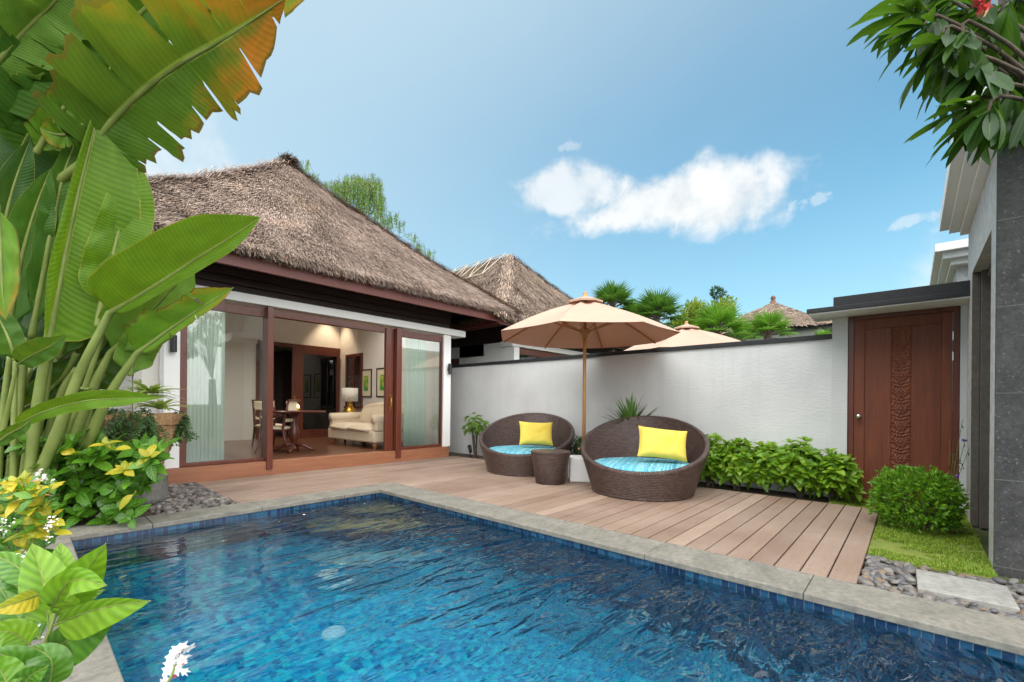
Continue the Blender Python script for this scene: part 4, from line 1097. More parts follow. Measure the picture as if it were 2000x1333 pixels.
def paddle(t, base=.16, tip=.5, pw=2.3):
    a = 1 if t > base else math.sqrt(max(0, 1-(1-t/base)**2))
    b = 1 if t < tip else max(0, 1-((t-tip)/(1-tip))**pw)
    return a*b
def big_leaf(plant, pts, wl, wr, mat, fl=30, fr=30, tears=0, seed=0, droop=.10, stalk=None, sr=(10,4), sweep=.10, base=.16, tip=.5, name='leaf', wavy=.018):
    if plant is BA:
        k_ = lambda L: [(a_, b_, d_*(.80 if d_ > 4.95 else .86)) for a_, b_, d_ in L]
        pts = k_(pts); stalk = k_(stalk) if stalk else None
    """pts: (px,py,depth) along the midrib from base to tip; wl/wr: half widths seen left/right of travel"""
    r_ = random.Random(seed*77+5)
    ctrl = [pD(*p) for p in pts]; N = 48; line = catmull(ctrl, N); deps = [p[2] for p in pts]
    mb = MB()
    def frame(t):
        x = t*N; k = min(int(x), N-1); f = x-k; p = line[k].lerp(line[k+1], f)
        T = (line[min(k+1, N)] - line[max(k-1, 0)]).normalized(); V = (cO-p).normalized(); S = T.cross(V).normalized(); V2 = S.cross(T).normalized()
        return p, T, S, V2
    Ltot = sum((line[i+1]-line[i]).length for i in range(N))
    for side, wpx, fold in ((-1, wl, fl), (1, wr, fr)):
        nb = tears if tears else 1
        cuts = [0] + sorted(min(.97, max(.04, (i+r_.uniform(-.35,.35))/nb)) for i in range(1, nb)) + [1]
        for a, b in zip(cuts, cuts[1:]):
            if b-a < .01: continue
            nr = max(4, int((b-a)*40)); MW = 7
            gap = r_.uniform(.03,.16) if tears else 0; reach = r_.uniform(.82,1.04) if tears else 1
            dfold = r_.gauss(0, 9) if tears else 0; dd = droop*(r_.uniform(.5,1.6) if tears else 1)
            tm = (a+b)/2; jag = [r_.uniform(.93,1.0) for _ in range(nr+1)] if tears else [1]*(nr+1)
            def f(u, v):
                t0 = a + (b-a)*u; t = t0 + (tm-t0)*gap*v**1.5
                te = t + sweep*v*(1-t); tc = max(0, min(1, te))
                p, T, S, V2 = frame(tc); p = p + T*((te-tc)*Ltot)
                D = lerpl(deps, tc); w = lerpl(wpx, t0)*D/FPX*paddle(t0, base, tip)*reach*jag[min(nr, int(round(u*nr)))]**(v*3)
                ang = R(fold + dfold)*(1-.35*v); wv = w*v/max(.3, math.cos(R(fold)*(1-.35*v)))
                q = p + S*(side*wv*math.cos(ang)) + V2*(wv*math.sin(ang)) + Vector((0,0,-dd*w*v*v))
                q += V2*(wavy*v*math.sin(t0*23+seed+side)*min(1, w*8)) + V2*(.05*min(w, .24)*noise.noise((t0*14, v*3, seed*1.7+side)))
                return q
            mb.grid(f, nr, MW, 0, lambda u, v: (a+(b-a)*u, side*v))
    o = mb.build(name, mat, plant, smooth=True)
    mb = MB(); st = [pD(*p) for p in stalk] if stalk else []
    path = catmull(st + [line[0]], 14)[:-1] + line if st else line
    n0 = len(path); rad = []
    for i in range(n0):
        t = i/(n0-1); D = (path[i]-cO).dot(cF); rad.append(max(.0012, (sr[0]*(1-t)**.7 + .3*(sr[1])*(1-t))*D/FPX if not st else (sr[0] + (sr[1]*.62-sr[0])*max(0, min(1, (t*n0-4)/16)))*(1-max(0, (t-.45)/.55)*.8)*D/FPX))
    mb.tube(path, rad, 8); mb.build('stalk', M['pstem'], plant, smooth=True)
    return o

BA = thing('banana_plant', 'tall clump of banana-like plants with torn leaves beside the pool', 'banana plant', tuple(pZ(75, 1000, -.03)))
# background leaves in shade first
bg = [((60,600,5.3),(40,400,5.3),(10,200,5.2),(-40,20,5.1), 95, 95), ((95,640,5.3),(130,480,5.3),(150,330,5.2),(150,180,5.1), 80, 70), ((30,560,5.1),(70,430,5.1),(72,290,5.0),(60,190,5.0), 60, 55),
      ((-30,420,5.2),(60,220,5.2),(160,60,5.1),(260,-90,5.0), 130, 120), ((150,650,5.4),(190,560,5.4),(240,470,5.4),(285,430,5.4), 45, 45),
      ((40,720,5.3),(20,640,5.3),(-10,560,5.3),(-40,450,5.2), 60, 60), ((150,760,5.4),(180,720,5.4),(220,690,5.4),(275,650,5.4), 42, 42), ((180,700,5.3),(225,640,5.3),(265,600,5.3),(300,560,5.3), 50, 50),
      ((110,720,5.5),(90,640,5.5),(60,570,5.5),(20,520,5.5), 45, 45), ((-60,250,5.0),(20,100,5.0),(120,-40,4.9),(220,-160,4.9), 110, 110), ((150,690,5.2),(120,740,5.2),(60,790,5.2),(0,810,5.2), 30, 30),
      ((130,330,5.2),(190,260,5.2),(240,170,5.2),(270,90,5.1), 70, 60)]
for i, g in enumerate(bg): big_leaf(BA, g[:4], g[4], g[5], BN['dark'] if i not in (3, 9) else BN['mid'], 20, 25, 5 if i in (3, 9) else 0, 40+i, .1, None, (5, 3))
# upper torn leaves
big_leaf(BA, [(40,300,4.6),(130,170,4.5),(250,30,4.4),(370,-90,4.3)], 150, 150, BN['mid'], 18, 15, 9, 1, .06, [(-60,470,4.7)], (9, 8))
big_leaf(BA, [(-90,330,4.4),(20,160,4.3),(130,20,4.2),(240,-110,4.1)], 120, 150, BN['mid'], 15, 20, 7, 2, .06, None, (8, 7))
big_leaf(BA, [(160,320,4.5),(230,225,4.4),(330,140,4.25),(440,75,4.1),(560,-5,4.0)], [85,135,150,140,110], [75,105,108,100,70], BN['dry'], 15, 22, 9, 3, .10, [(20,560,4.7),(22,465,4.65),(80,385,4.6)], (11, 9), .06, .12, .62)
big_leaf(BA, [(330,60,4.3),(420,10,4.2),(500,-40,4.1),(620,-20,4.0)], 90, 85, BN['edge'], 15, 22, 6, 4, .10, None, (5, 4))
big_leaf(BA, [(210,210,4.6),(150,195,4.55),(80,215,4.5),(-20,262,4.45)], 60, 75, BN['mid'], 20, 25, 5, 5, .1, None, (5, 3))
big_leaf(BA, [(165,245,4.4),(135,262,4.38),(105,262,4.36),(76,250,4.35)], 26, 34, BN['edge'], 20, 20, 2, 6, .1, None, (4, 3))
# hanging paddle leaf in front
big_leaf(BA, [(106,606,4.45),(128,490,4.42),(155,365,4.4),(188,235,4.4),(215,130,4.4)], [14,18,14,10,8], [105,112,98,70,40], BN['fresh'], 70, 22, 0, 7, .04, [(55,960,4.5),(72,800,4.5),(92,680,4.48)], (9, 8), -.13, .30, .55)
big_leaf(BA, [(205,560,4.6),(225,480,4.6),(245,390,4.6),(250,280,4.6)], [40,40,30,20], [40,48,46,40], BN['fresh'], 20, 30, 0, 8, .04, [(190,640,4.6)], (6, 5), -.1, .15, .6)
# right pointing leaves
big_leaf(BA, [(214,612,4.5),(290,567,4.45),(375,512,4.4),(450,465,4.35),(510,424,4.3)], [62,76,72,60,40], [12,14,18,20,16], BN['fresh'], 26, 65, 0, 9, .05, [(62,960,4.5),(110,850,4.5),(155,730,4.5)], (10, 7), .02, .10, .62)
big_leaf(BA, [(215,690,4.8),(275,630,4.8),(335,565,4.75),(382,514,4.7)], [48,62,58,30], [40,52,46,24], BN['pale'], 25, 35, 0, 10, .05, [(140,870,4.8),(180,760,4.8)], (9, 6), .1, .15, .5)
big_leaf(BA, [(268,690,4.7),(330,645,4.65),(395,600,4.6),(456,562,4.55)], [50,58,42,22], [12,14,16,18], BN['edge'], 26, 50, 3, 11, .05, [(165,880,4.75),(215,770,4.72)], (9, 6), .0, .15, .7)
big_leaf(BA, [(255,735,4.9),(265,690,4.9),(290,650,4.9),(330,620,4.9)], 30, 30, BN['pale'], 25, 30, 0, 12, .05, None, (4, 3))
# low horizontal leaf, left edge leaves and small ones
big_leaf(BA, [(28,832,4.2),(90,803,4.15),(170,783,4.1),(250,778,4.05),(322,776,4.0)], [12,17,19,18,10], [10,14,17,16,10], BN['fresh'], 30, 30, 0, 13, .03, [(-40,880,4.3)], (4, 3), .02, .12, .55)
big_leaf(BA, [(-6,400,4.0),(0,480,4.0),(4,560,4.0),(10,625,4.0)], [24,26,24,16], [40,40,30,20], BN['edge'], 25, 30, 0, 14, .03, None, (4, 3))
big_leaf(BA, [(33,712,4.2),(62,695,4.15),(98,676,4.1),(131,654,4.1)], [20,26,24,12], [18,20,20,10], BN['mid'], 30, 30, 0, 15, .03, [(5,850,4.3)], (4, 3))
big_leaf(BA, [(30,705,4.25),(18,665,4.2),(2,630,4.2),(-20,590,4.2)], 26, 22, BN['mid'], 30, 30, 0, 16, .03, None, (3, 3))
big_leaf(BA, [(-20,875,4.1),(15,850,4.1),(42,835,4.05),(60,820,4.05)], 12, 12, BN['mid'], 30, 30, 0, 17, .03, None, (3, 2))
for i, (p_, a_, b_, m_) in enumerate((
        ([(62,660,4.6),(84,540,4.58),(104,430,4.56),(128,330,4.54),(160,250,4.52)], 26, 32, 'mid'), ([(15,650,4.5),(34,540,4.5),(62,430,4.48),(98,330,4.46)], 30, 34, 'mid'),
        ([(-10,620,4.45),(0,500,4.45),(22,380,4.42),(60,270,4.4)], 28, 30, 'dark'), ([(112,700,4.75),(140,640,4.75),(178,590,4.72),(222,548,4.7)], 24, 26, 'mid'),
        ([(70,300,4.45),(105,240,4.42),(150,180,4.4),(205,130,4.38)], 34, 38, 'edge'), ([(-30,150,4.2),(40,70,4.15),(110,0,4.1),(180,-80,4.05)], 60, 66, 'pale'),
        ([(215,80,4.3),(270,30,4.25),(330,-25,4.2),(400,-90,4.15)], 52, 56, 'mid'))):
    big_leaf(BA, p_, a_, b_, BN[m_], 28, 32, 6 if i in (4, 5, 6) else 2 if i == 0 else 0, 60+i, .08, None, (5, 3))
# pale stems of the clump
rnd.seed(31)
for x0, x1, y1, r, d in ((20,52,660,9,4.6),(38,96,640,10,4.55),(48,110,600,8,4.6),(62,150,720,9,4.7),(80,205,640,7,4.65),(25,30,700,6,4.4),(115,150,700,6,5.0),(-10,20,690,7,4.5),(88,175,760,5,4.6),(140,205,730,8,4.95),(10,60,720,8,4.75)):
    d *= .88; mb = MB(); pts = catmull([pD(x0,1034,d), pD(x0*.7+x1*.3,880,d), pD(x0*.35+x1*.65,770,d), pD(x1,y1,d)], 14)
    mb.tube(pts, [r*d/FPX*(1-.4*i/14) for i in range(15)], 10); mb.build('stem', M['pstem'], BA, smooth=True)

# ---- low green and golden shrub by the coping
def flowers(mb, p, n, r, s, r_=rnd):
    for _ in range(n):
        q = p + rvec(r_)*r*r_.random()**.5; ax = (rvec(r_)+Vector((0,0,.8))).normalized(); a = ax.orthogonal().normalized(); b = ax.cross(a)
        for k in range(5):
            e = a*math.cos(k*1.257)+b*math.sin(k*1.257); f_ = a*math.cos(k*1.257+.63)+b*math.sin(k*1.257+.63); g = a*math.cos(k*1.257-.63)+b*math.sin(k*1.257-.63)
            mb.add([q, q+g*s*.5, q+e*s, q+f_*s*.5], [(0,1,2,3)], [[(0,.5)]*4])
rnd.seed(41)
S1 = thing('leafy_shrub', 'low shrub of rounded green leaves with golden shoots beside the pool coping', 'shrub', tuple(pZ(190, 990, -.03)))
mbg, mby, mbs = MB(), MB(), MB()
foot = pZ(190, 985, -.03)
for _ in range(270):
    px, py = rnd.uniform(55, 318), rnd.uniform(845, 1020)
    lim = 860 if px < 240 else 850 + (px-240)*.35
    if py < lim - rnd.random()*10 or (px > 255 and py > 940 + (300-px)*.8) or (px > 300 and py > 905): continue
    p = pD(px, py, 4.12 + rnd.uniform(-.25, .4)*(1 if py < 960 else .5))
    if p.z < .0: continue
    ax = (Vector((0,0,.75)) + rvec()*.6 - cF*.55).normalized()
    rosette(mbg, p, ax, rnd.choice((4,5,6)), rnd.uniform(.13,.20), rnd.uniform(.085,.115), 1.05, rnd, .35, 5, .2)
    if rnd.random() < .4: mbs.tube([p, p.lerp(foot, .5) + rvec()*.05, foot + rvec()*.15], [.004,.006,.009], 5)
for px, py, n in ((243,920,6),(205,870,4),(222,878,3),(292,893,5),(150,885,2),(262,965,2)):
    p = pD(px, py, 3.86); rosette(mby, p, (Vector((0,0,.8)) - cF*.7 + rvec()*.3).normalized(), n, .13, .075, 1.1, rnd, .35, 5, .2)
merged(mbg, mby).build('foliage', [L_['mid'], L_['gold']], S1, smooth=True); mbs.build('stems', M['bark'], S1)
mb = MB(); 
for px, py in ((75,928),(92,938),(70,936)): flowers(mb, pD(px, py, 3.75), 14, .05, .016)
mb.build('flowers', L_['white'], S1)
# ---- golden shrub nearer the camera at the left edge
S2 = thing('golden_shrub', 'golden leaved shrub with tiny white flowers at the left edge of the pool', 'shrub', tuple(pZ(-40, 1230, -.03)))
mbg, mby, mbf = MB(), MB(), MB()
for _ in range(240):
    px, py = rnd.uniform(-70, 130), rnd.uniform(945, 1150)
    if px > 40 + (py-940)*.9 or px > 122 - max(0, py-1040)*.7: continue
    p = pD(px, py, rnd.uniform(1.9, 2.7)); ax = (Vector((0,0,.8)) + rvec()*.5 - cF*.5).normalized()
    rosette(mbg, p, ax, 5, rnd.uniform(.06,.09), rnd.uniform(.03,.045), 1.0, rnd, .3, 5, .2)
for px, py in ((70,960),(80,985),(72,1005),(95,1015),(60,1040),(85,1040),(40,975),(20,960),(10,1000),(55,1068),(90,965),(100,1040),(30,945),(50,950)):
    rosette(mby, pD(px, py, 2.0), (Vector((0,0,.8)) - cF*.6 + rvec()*.3).normalized(), 6, .085, .042, 1.0, rnd, .3, 5, .2)
for px, py in ((92,1028),(98,1050),(10,1020),(104,1018),(62,1085),(55,1095),(5,1035)): flowers(mbf, pD(px, py, 1.8), 14, .028, .0055)
merged(mbg, mby).build('foliage', [L_['mid'], L_['gold']], S2, smooth=True); mbf.build('flowers', L_['white'], S2)
mb = MB()
for k in range(7):
    b0 = pZ(-60+k*12, 1210, -.03); mb.tube([b0, pD(-20+k*18, 1090, 2.2), pD(-10+k*15, 1000, 2.25)], [.008,.006,.003], 6)
mb.build('stems', M['bark'], S2)
# ---- large leaved plant in the near left corner
S3 = thing('broad_leaf_plant', 'broad lime green leaves of a near plant at the bottom left corner', 'plant', tuple(pZ(-60, 2100, -.03)))
def fleaf(b, m_, t, wl, wr, mat, fl=25, fr=25, seed=0): big_leaf(S3, [b, m_, t], wl, wr, L_[mat], fl, fr, 0, seed, .15, None, (1.6, 1.0), .08, .30, .30, wavy=.003)
fleaf((108,1205,1.0),(160,1130,.98),(207,1062,.96), 40, 34, 'front', 25, 30, 1)
fleaf((100,1190,.98),(140,1135,.93),(209,1144,.88), 30, 34, 'front', 20, 35, 2)
fleaf((95,1225,1.0),(85,1140,1.02),(63,1062,1.05), 34, 40, 'front', 30, 25, 3)
fleaf((112,1150,1.06),(120,1105,1.08),(118,1060,1.1), 22, 20, 'front', 25, 25, 4)
fleaf((104,1222,.98),(190,1190,.9),(294,1174,.84), 22, 40, 'front', 35, 20, 5)
fleaf((92,1275,1.0),(160,1235,.97),(230,1200,.95), 34, 44, 'frontdark', 25, 25, 6)
fleaf((108,1185,1.02),(155,1165,1.04),(205,1152,1.06), 20, 20, 'frontdark', 25, 25, 7)
fleaf((78,1162,1.0),(40,1175,.96),(-20,1195,.92), 22, 18, 'gold', 25, 25, 8)
fleaf((95,1345,.95),(100,1290,.95),(60,1262,.95), 40, 30, 'frontdark', 25, 25, 9)
fleaf((60,1320,.95),(30,1290,.92),(-30,1270,.9), 34, 30, 'frontdark', 25, 25, 10)
fleaf((60,1260,1.05),(20,1235,1.03),(-40,1240,1.0), 26, 30, 'front', 25, 25, 11)
fleaf((60,1180,1.15),(25,1140,1.15),(-30,1120,1.15), 28, 28, 'frontdark', 25, 25, 12)
fleaf((70,1140,1.15),(30,1105,1.15),(-20,1080,1.15), 24, 24, 'mid', 25, 25, 13)
fleaf((40,1360,.9),(55,1325,.9),(95,1300,.9), 26, 30, 'frontdark', 25, 25, 14)
fleaf((20,1350,.88),(0,1310,.88),(-40,1290,.86), 34, 30, 'mid', 25, 25, 15)
fleaf((80,1250,1.1),(40,1210,1.1),(0,1150,1.1), 30, 30, 'frontdark', 25, 25, 16)
mb = MB(); pts = catmull([pZ(-60,2100,-.03), pD(20,1420,.98), pD(70,1310,.98), pD(104,1210,.99), pD(115,1150,1.04)], 20); mb.tube(pts, [.007-.0002*i for i in range(21)], 8); mb.build('stem', M['pstem'], S3, smooth=True)
mb = MB()
for px, py in ((70,1228),(62,1240),(75,1215),(52,1085),(116,1300),(112,1310),(25,1330),(78,1205)): flowers(mb, pD(px, py, 1.12), 12, .022, .006)
mb.build('flowers', L_['white'], S3)
S4 = thing('flower_stalk', 'single white flower head on a thin stalk at the bottom edge over the pool', 'flower', tuple(pZ(200, 1900, -.03)))
mb = MB(); pts = catmull([pZ(200,1900,-.03), pD(300,1420,.78), pD(335,1320,.80), pD(350,1280,.82)], 14); mb.tube(pts, [.0035-.00015*i for i in range(15)], 7); mb.build('stalk', M['pstem'], S4, smooth=True)
mb = MB()
for px, py, n in ((352,1268,4),(338,1275,3),(358,1288,4),(326,1296,3),(345,1305,4),(366,1266,3),(355,1318,2),(330,1310,2),(320,1330,3)): flowers(mb, pD(px, py, .81), n, .008, .012)
mb.build('petals', L_['white'], S4)
mb = MB(); 
for px, py in ((350,1275),(335,1300),(352,1300),(340,1318)): flowers(mb, pD(px, py, .812), 3, .006, .005)
mb.build('calyx', L_['pink'], S4)
# dry leaf strips
mb = MB()
for k in range(6): leaf(mb, pD(-40+k*6, 938+k*4, 3.2), (cR + U0*rnd.uniform(-.1,.1)), U0 - cF*.4, .42, .03, .05, .3, 5)
tag(mb.build('dry_leaves', L_['dry']), 'dry brown fallen leaf strips lying across the golden shrub', 'dry leaf')

# ---- stone pot with bromeliad and creeper on its pedestal
pc = pD(272, 880, 5.12); ox, oy = pc.x, pc.y
P1 = thing('stone_pedestal', 'squat mossy concrete pedestal under the planted stone pot', 'pedestal', (ox, oy, -.03))
mb = MB()
mb.lathe([(.27,-.05),(.265,.26),(.25,.285),(.0,.285)], (ox,oy,0), 40); mb.build('block', M['pedestal'], P1, smooth=False)
P2 = thing('stone_pot', 'weathered orange stone pot on the mossy pedestal', 'plant pot', (ox, oy, .287))
mb = MB()
def pot(u, v):
    q = 2*math.pi*u; z = .287 + .70*v; r = .17 + .27*v**.8; n = noise.noise((math.cos(q)*2.2, math.sin(q)*2.2, z*3))*.045 + noise.noise((math.cos(q)*9, math.sin(q)*9, z*12))*.015
    return (ox + (r+n)*math.cos(q), oy + (r+n)*math.sin(q), z + .04*noise.noise((math.cos(q)*1.5, math.sin(q)*1.5, 8))*v)
mb.grid(pot, 72, 20)
def potin(u, v):
    q = -2*math.pi*u; a = Vector(pot(-u % 1, 1)); c_ = Vector((ox, oy, a.z)); return a.lerp(c_, .12*v) + Vector((0,0,-.14*v + .01*math.sin(v*3.14)))
mb.grid(potin, 72, 4); mb.build('bowl', M['pot'], P2, smooth=True)
mb = MB(); mb.lathe([(.42,.86),(.2,.90),(0,.91)], (ox,oy,0), 40); mb.build('soil', M['soil'], P2)
rnd.seed(51)
P3 = thing('bromeliad', 'pale yellow green bromeliad growing in the stone pot', 'bromeliad', (ox, oy, .9))
mb = MB()
for px, py, n, s in ((268,765,18,.30),(298,755,16,.28),(312,785,16,.30),(285,750,10,.18)):
    p = pD(px, py+15, 5.0)
    for k in range(n):
        q = k*2.4; d = Vector((math.cos(q), math.sin(q), rnd.uniform(.35,1.2))).normalized()
        leaf(mb, p, d, (U0 - d*.3).normalized(), s*rnd.uniform(.7,1.15), .062, rnd.uniform(.3,.75), .35, 5, shape=[(0,.8),(.25,1),(.5,.95),(.75,.7),(.9,.4),(1,0)])
mb.build('leaves', L_['brom'], P3, smooth=True)
mb = MB(); flowers(mb, pD(272, 750, 4.95), 10, .04, .03); mb.build('bracts', L_['brom'], P3)
P4 = thing('trailing_creeper', 'dark trailing creeper hanging over the left side of the stone pot', 'creeper', (ox, oy, .95))
mb, ms = MB(), MB()
for k in range(175):
    px = rnd.uniform(168, 300)**1.0 if k < 155 else rnd.uniform(340, 366); py = rnd.uniform(795, 830) if k < 155 else rnd.uniform(800, 815)
    p = pD(px, py, 4.98 + rnd.uniform(-.35,.1)) if k < 155 else pD(px, py, 5.25); d = Vector((rnd.gauss(0,.4), rnd.gauss(0,.4), -.6)).normalized() if k < 155 else Vector((.1,-.1,-1)); pts = [p]
    for s in range(rnd.randint(8, 17) if k < 155 else rnd.randint(9, 16)):
        d = (d + rvec()*.25 + Vector((0,0,-.12))).normalized(); q = p + d*.026; pts.append(q)
        for sg in (-1, 1):
            sd = d.cross(cF).normalized()*sg; leaf(mb, q, (sd + d*.5 + rvec()*.4), (U0 - cF*.8 + rvec()*.4), rnd.uniform(.03,.055), rnd.uniform(.018,.028), .2, .2, 2)
        p = q
        if p.z < .30 and k < 155: break
    ms.tube(pts, .0018, 4, cap=False)
mb.build('leaves', L_['ivy'], P4); ms.build('tendrils', M['bark'], P4)

# ---- hedge shrubs at the foot of the wall
rnd.seed(61)
def hedge_shrub(c, rx, ry, rz, nros, label, L=.135, W=.078, mat='hedge', group='hedge shrubs at the foot of the wall', stems=4, cz=None):
    c = Vector(c); t = thing('hedge_shrub', label, 'shrub', (c.x, c.y, -.03), 0, group)
    mb, ms = MB(), MB(); cz = cz or rz*.90 + .03
    ctr = Vector((c.x, c.y, cz))
    for v in fib(nros, rnd, -.75):
        k = rnd.uniform(.55, 1.08)*(1 + .25*noise.noise(v*1.8 + c)); p = ctr + Vector((v.x*rx*k, v.y*ry*k, v.z*rz*k))
        ax = (v*.8 + Vector((0,0,.75)) + rvec()*.3).normalized()
        rosette(mb, p, ax, rnd.choice((6,7,8)), L*rnd.uniform(.8,1.2), W, 1.0, rnd, .3, 3, .25)
        if rnd.random() < .12: ms.tube([p, p.lerp(ctr, .6) - Vector((0,0,.05)), Vector((c.x + rnd.uniform(-.03,.03), c.y + rnd.uniform(-.03,.03), .05))], [.003,.005,.007], 5, cap=False)
    mb.build('foliage', L_[mat], t)
    for k in range(stems):
        q = rnd.random()*6.28; b = Vector((c.x + .03*math.cos(q), c.y + .03*math.sin(q), -.04)); e = ctr + Vector((math.cos(q)*rx*.4, math.sin(q)*ry*.4, -rz*.3))
        ms.tube([b, b.lerp(e, .5) + Vector((0,0,.04)), e], [.014,.011,.008], 7)
    ms.build('stem', M['bark'], t)
hs = [(6.70,2.22,.30,.22,.34,'bushy lime green shrub first in the hedge row, beside the right daybed'),(6.70,1.86,.26,.21,.32,'bushy lime green shrub second in the hedge row from the right daybed'),
      (6.72,1.48,.27,.22,.31,'bushy lime green shrub in the middle of the hedge row by the deck'),(6.70,1.12,.27,.22,.33,'bushy lime green shrub second in the hedge row from the gate'),(6.66,.76,.26,.20,.27,'bushy lime green shrub last in the hedge row, next to the gate door')]
for x, y, rx, ry, rz, lab in hs: hedge_shrub((x,y-.06,0), rx*1.0, ry*1.15, rz*1.02, 105, lab)
hedge_shrub((6.62,7.0,0), .25, .30, .24, 70, 'small lime green shrub on bare stems in the corner by the villa', .085, .045, 'small', 'small shrubs along the wall', 6, .66)
hedge_shrub((6.68,4.12,0), .2, .24, .24, 50, 'small lime green shrub behind the parasol pole', .09, .045, 'small', 'small shrubs along the wall', 4, .40)
def fine_shrub(c, rx, ry, rz, n, label, mat='dark', L=.06, W=.014, name='fine_leaf_shrub', grp=None):
    c = Vector(c); t = thing(name, label, 'shrub', (c.x, c.y, -.03), 0, grp); mb, ms = MB(), MB()
    for _ in range(n):
        v = rvec(); k = rnd.random()**.4; p = Vector((c.x + v.x*rx*k, c.y + v.y*ry*k, rz*.95 + v.z*rz*k))
        leaf(mb, p, (v*.6 + Vector((0,0,.7)) + rvec()*.6), rvec(), L*rnd.uniform(.7,1.3), W, .2, .2, 2)
    for _ in range(16):
        v = rvec(); ms.tube([(c.x+v.x*.05, c.y+v.y*.05, -.04), (c.x+v.x*rx*.8, c.y+v.y*ry*.8, rz*1.2)], .004, 4)
    mb.build('foliage', L_[mat], t); ms.build('stem', M['bark'], t)
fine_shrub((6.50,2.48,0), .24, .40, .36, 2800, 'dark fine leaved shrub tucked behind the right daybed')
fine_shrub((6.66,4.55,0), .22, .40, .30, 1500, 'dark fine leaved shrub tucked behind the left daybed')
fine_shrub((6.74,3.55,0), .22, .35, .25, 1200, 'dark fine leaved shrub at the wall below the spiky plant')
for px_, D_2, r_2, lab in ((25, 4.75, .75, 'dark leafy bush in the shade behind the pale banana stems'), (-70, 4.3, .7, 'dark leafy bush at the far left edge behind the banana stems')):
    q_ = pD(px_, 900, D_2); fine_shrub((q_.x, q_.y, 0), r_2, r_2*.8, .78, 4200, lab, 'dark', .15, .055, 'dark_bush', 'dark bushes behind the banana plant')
# clipped round bush
rnd.seed(71)
bc = Vector((5.70, -.035, .255)); t = thing('clipped_bush', 'dense rounded green bush on the lawn in front of the gate door', 'bush', (bc.x, bc.y, -.03))
mb, ms = MB(), MB()
for _ in range(2100):
    v = rvec()
    if v.z < -.75: continue
    k = (1 - .45*rnd.random()**2.2)*(1 + .17*noise.noise(v*2.4) + .10*noise.noise(v*6))*(1+.09*rnd.random()**2); e = lambda x: math.copysign(abs(x)**.85, x)
    p = bc + Vector((e(v.x)*.335*k, e(v.y)*.30*k, e(v.z)*.275*k))
    d = (v + Vector((0,0,.55)) + rvec()*.6).normalized()
    for j in range(4):
        dj = (d + rvec()*.75).normalized(); leaf(mb, p, dj, rvec(), rnd.uniform(.03,.06), rnd.uniform(.014,.022), .25, .25, 2)
for _ in range(30):
    v = rvec(); ms.tube([(bc.x+v.x*.1, bc.y+v.y*.1, -.04), (bc.x+v.x*.35, bc.y+v.y*.3, .3)], .005, 5)
mb.build('foliage', L_['round'], t); ms.build('stem', M['bark'], t)
# spiky plant behind daybeds
yp = pD(1232, 880, 7.0); t = thing('spiky_plant', 'spiky sword leaved plant rising behind the right daybed', 'plant', (yp.x, yp.y, -.03))
mb = MB()
for k in range(64):
    q = k*2.4; el = rnd.uniform(.45, 1.45); d = Vector((math.cos(q)*math.cos(el), math.sin(q)*math.cos(el), math.sin(el)))
    leaf(mb, Vector((yp.x, yp.y, .74)), d, (U0 - d*.5 + rvec()*.2), rnd.uniform(.42,.66), .036, rnd.uniform(.02,.22), .3, 5, shape=[(0,.7),(.2,1),(.5,.95),(.8,.6),(1,0)])
mb.build('leaves', L_['yucca'], t); mb = MB(); mb.tube([(yp.x,yp.y,-.05),(yp.x,yp.y,.76)], [.05,.04], 10); mb.build('trunk', M['bark'], t)
# wispy purple flowers beside the gate
wp = Vector((6.62,-.30,-.03)); t = thing('wispy_flower_plant', 'thin wispy plant with tiny purple flowers in front of the gate hinge side', 'flower', tuple(wp))
mb, mf, ml = MB(), MB(), MB()
for px, py in ((1855,858),(1885,862),(1882,905),(1850,932),(1870,930),(1893,875),(1880,820),(1862,890)):
    e = pX(px, py, 6.55); s = [wp, wp.lerp(e, .5) + Vector((.02,.0,.06)), e]; mb.tube(catmull(s, 6), .0025, 4)
    if (px, py) in ((1885,862),(1850,932),(1870,930)): flowers(mf, e, 5, .02, .02)
    for _ in range(5): leaf(ml, wp.lerp(e, rnd.uniform(.3,1)), rvec(), rvec(), .05, .012, .2, .2, 2)
mb.build('stem', M['pstem'], t); mf.build('flowers', L_['purple'], t); ml.build('leaves', L_['ivy'], t)

# ---- palms and trees beyond the wall
def fan_palm(px, py, D, rad, nf, label, mat='palm', seed=0, up=.2):
    r_ = random.Random(seed); c = pD(px, py, D); t = thing('fan_palm', label, 'palm tree', (c.x, c.y, -.07), 0, 'fan palms beyond the wall'); mb, ms = MB(), MB()
    for k in range(nf):
        q = k*2.4; el = -.5 + 1.9*(k+.5)/nf; d = Vector((math.cos(q)*math.cos(el), math.sin(q)*math.cos(el), math.sin(el)+up)).normalized()
        h = c + d*rad*.48; ms.tube([c, h], .018, 4, cap=False)
        s = d.cross(U0).normalized() if abs(d.z) < .98 else Vector((1,0,0)); n = s.cross(d)
        for j in range(26):
            a = (j/25-.5)*R(230); b = (d*math.cos(a) + s*math.sin(a)).normalized(); L = rad*.62*(.75+.25*math.cos(a))*r_.uniform(.9,1.1)
            leaf(mb, h, b, n, L, rad*.055, .12 + .18*r_.random(), .35, 2)
    mb.build('crown', L_[mat], t); ms.tube([(c.x,c.y,-.1),(c.x,c.y,c.z*.5),(c.x,c.y,c.z)], [.13,.11,.10], 9); ms.build('trunk', M['bark'], t)
fan_palm(1196, 602, 14, .85, 22, 'fan palm whose crown shows just right of the parasol tip', 'palm', 1, .55)
fan_palm(1282, 625, 13, .9, 26, 'tall dark fan palm directly above the right part of the parasol', 'palm', 2, .35)
fan_palm(1240, 634, 14.5, .85, 20, 'pale fan palm between the two dark palms above the parasol', 'palmlight', 3, .2)
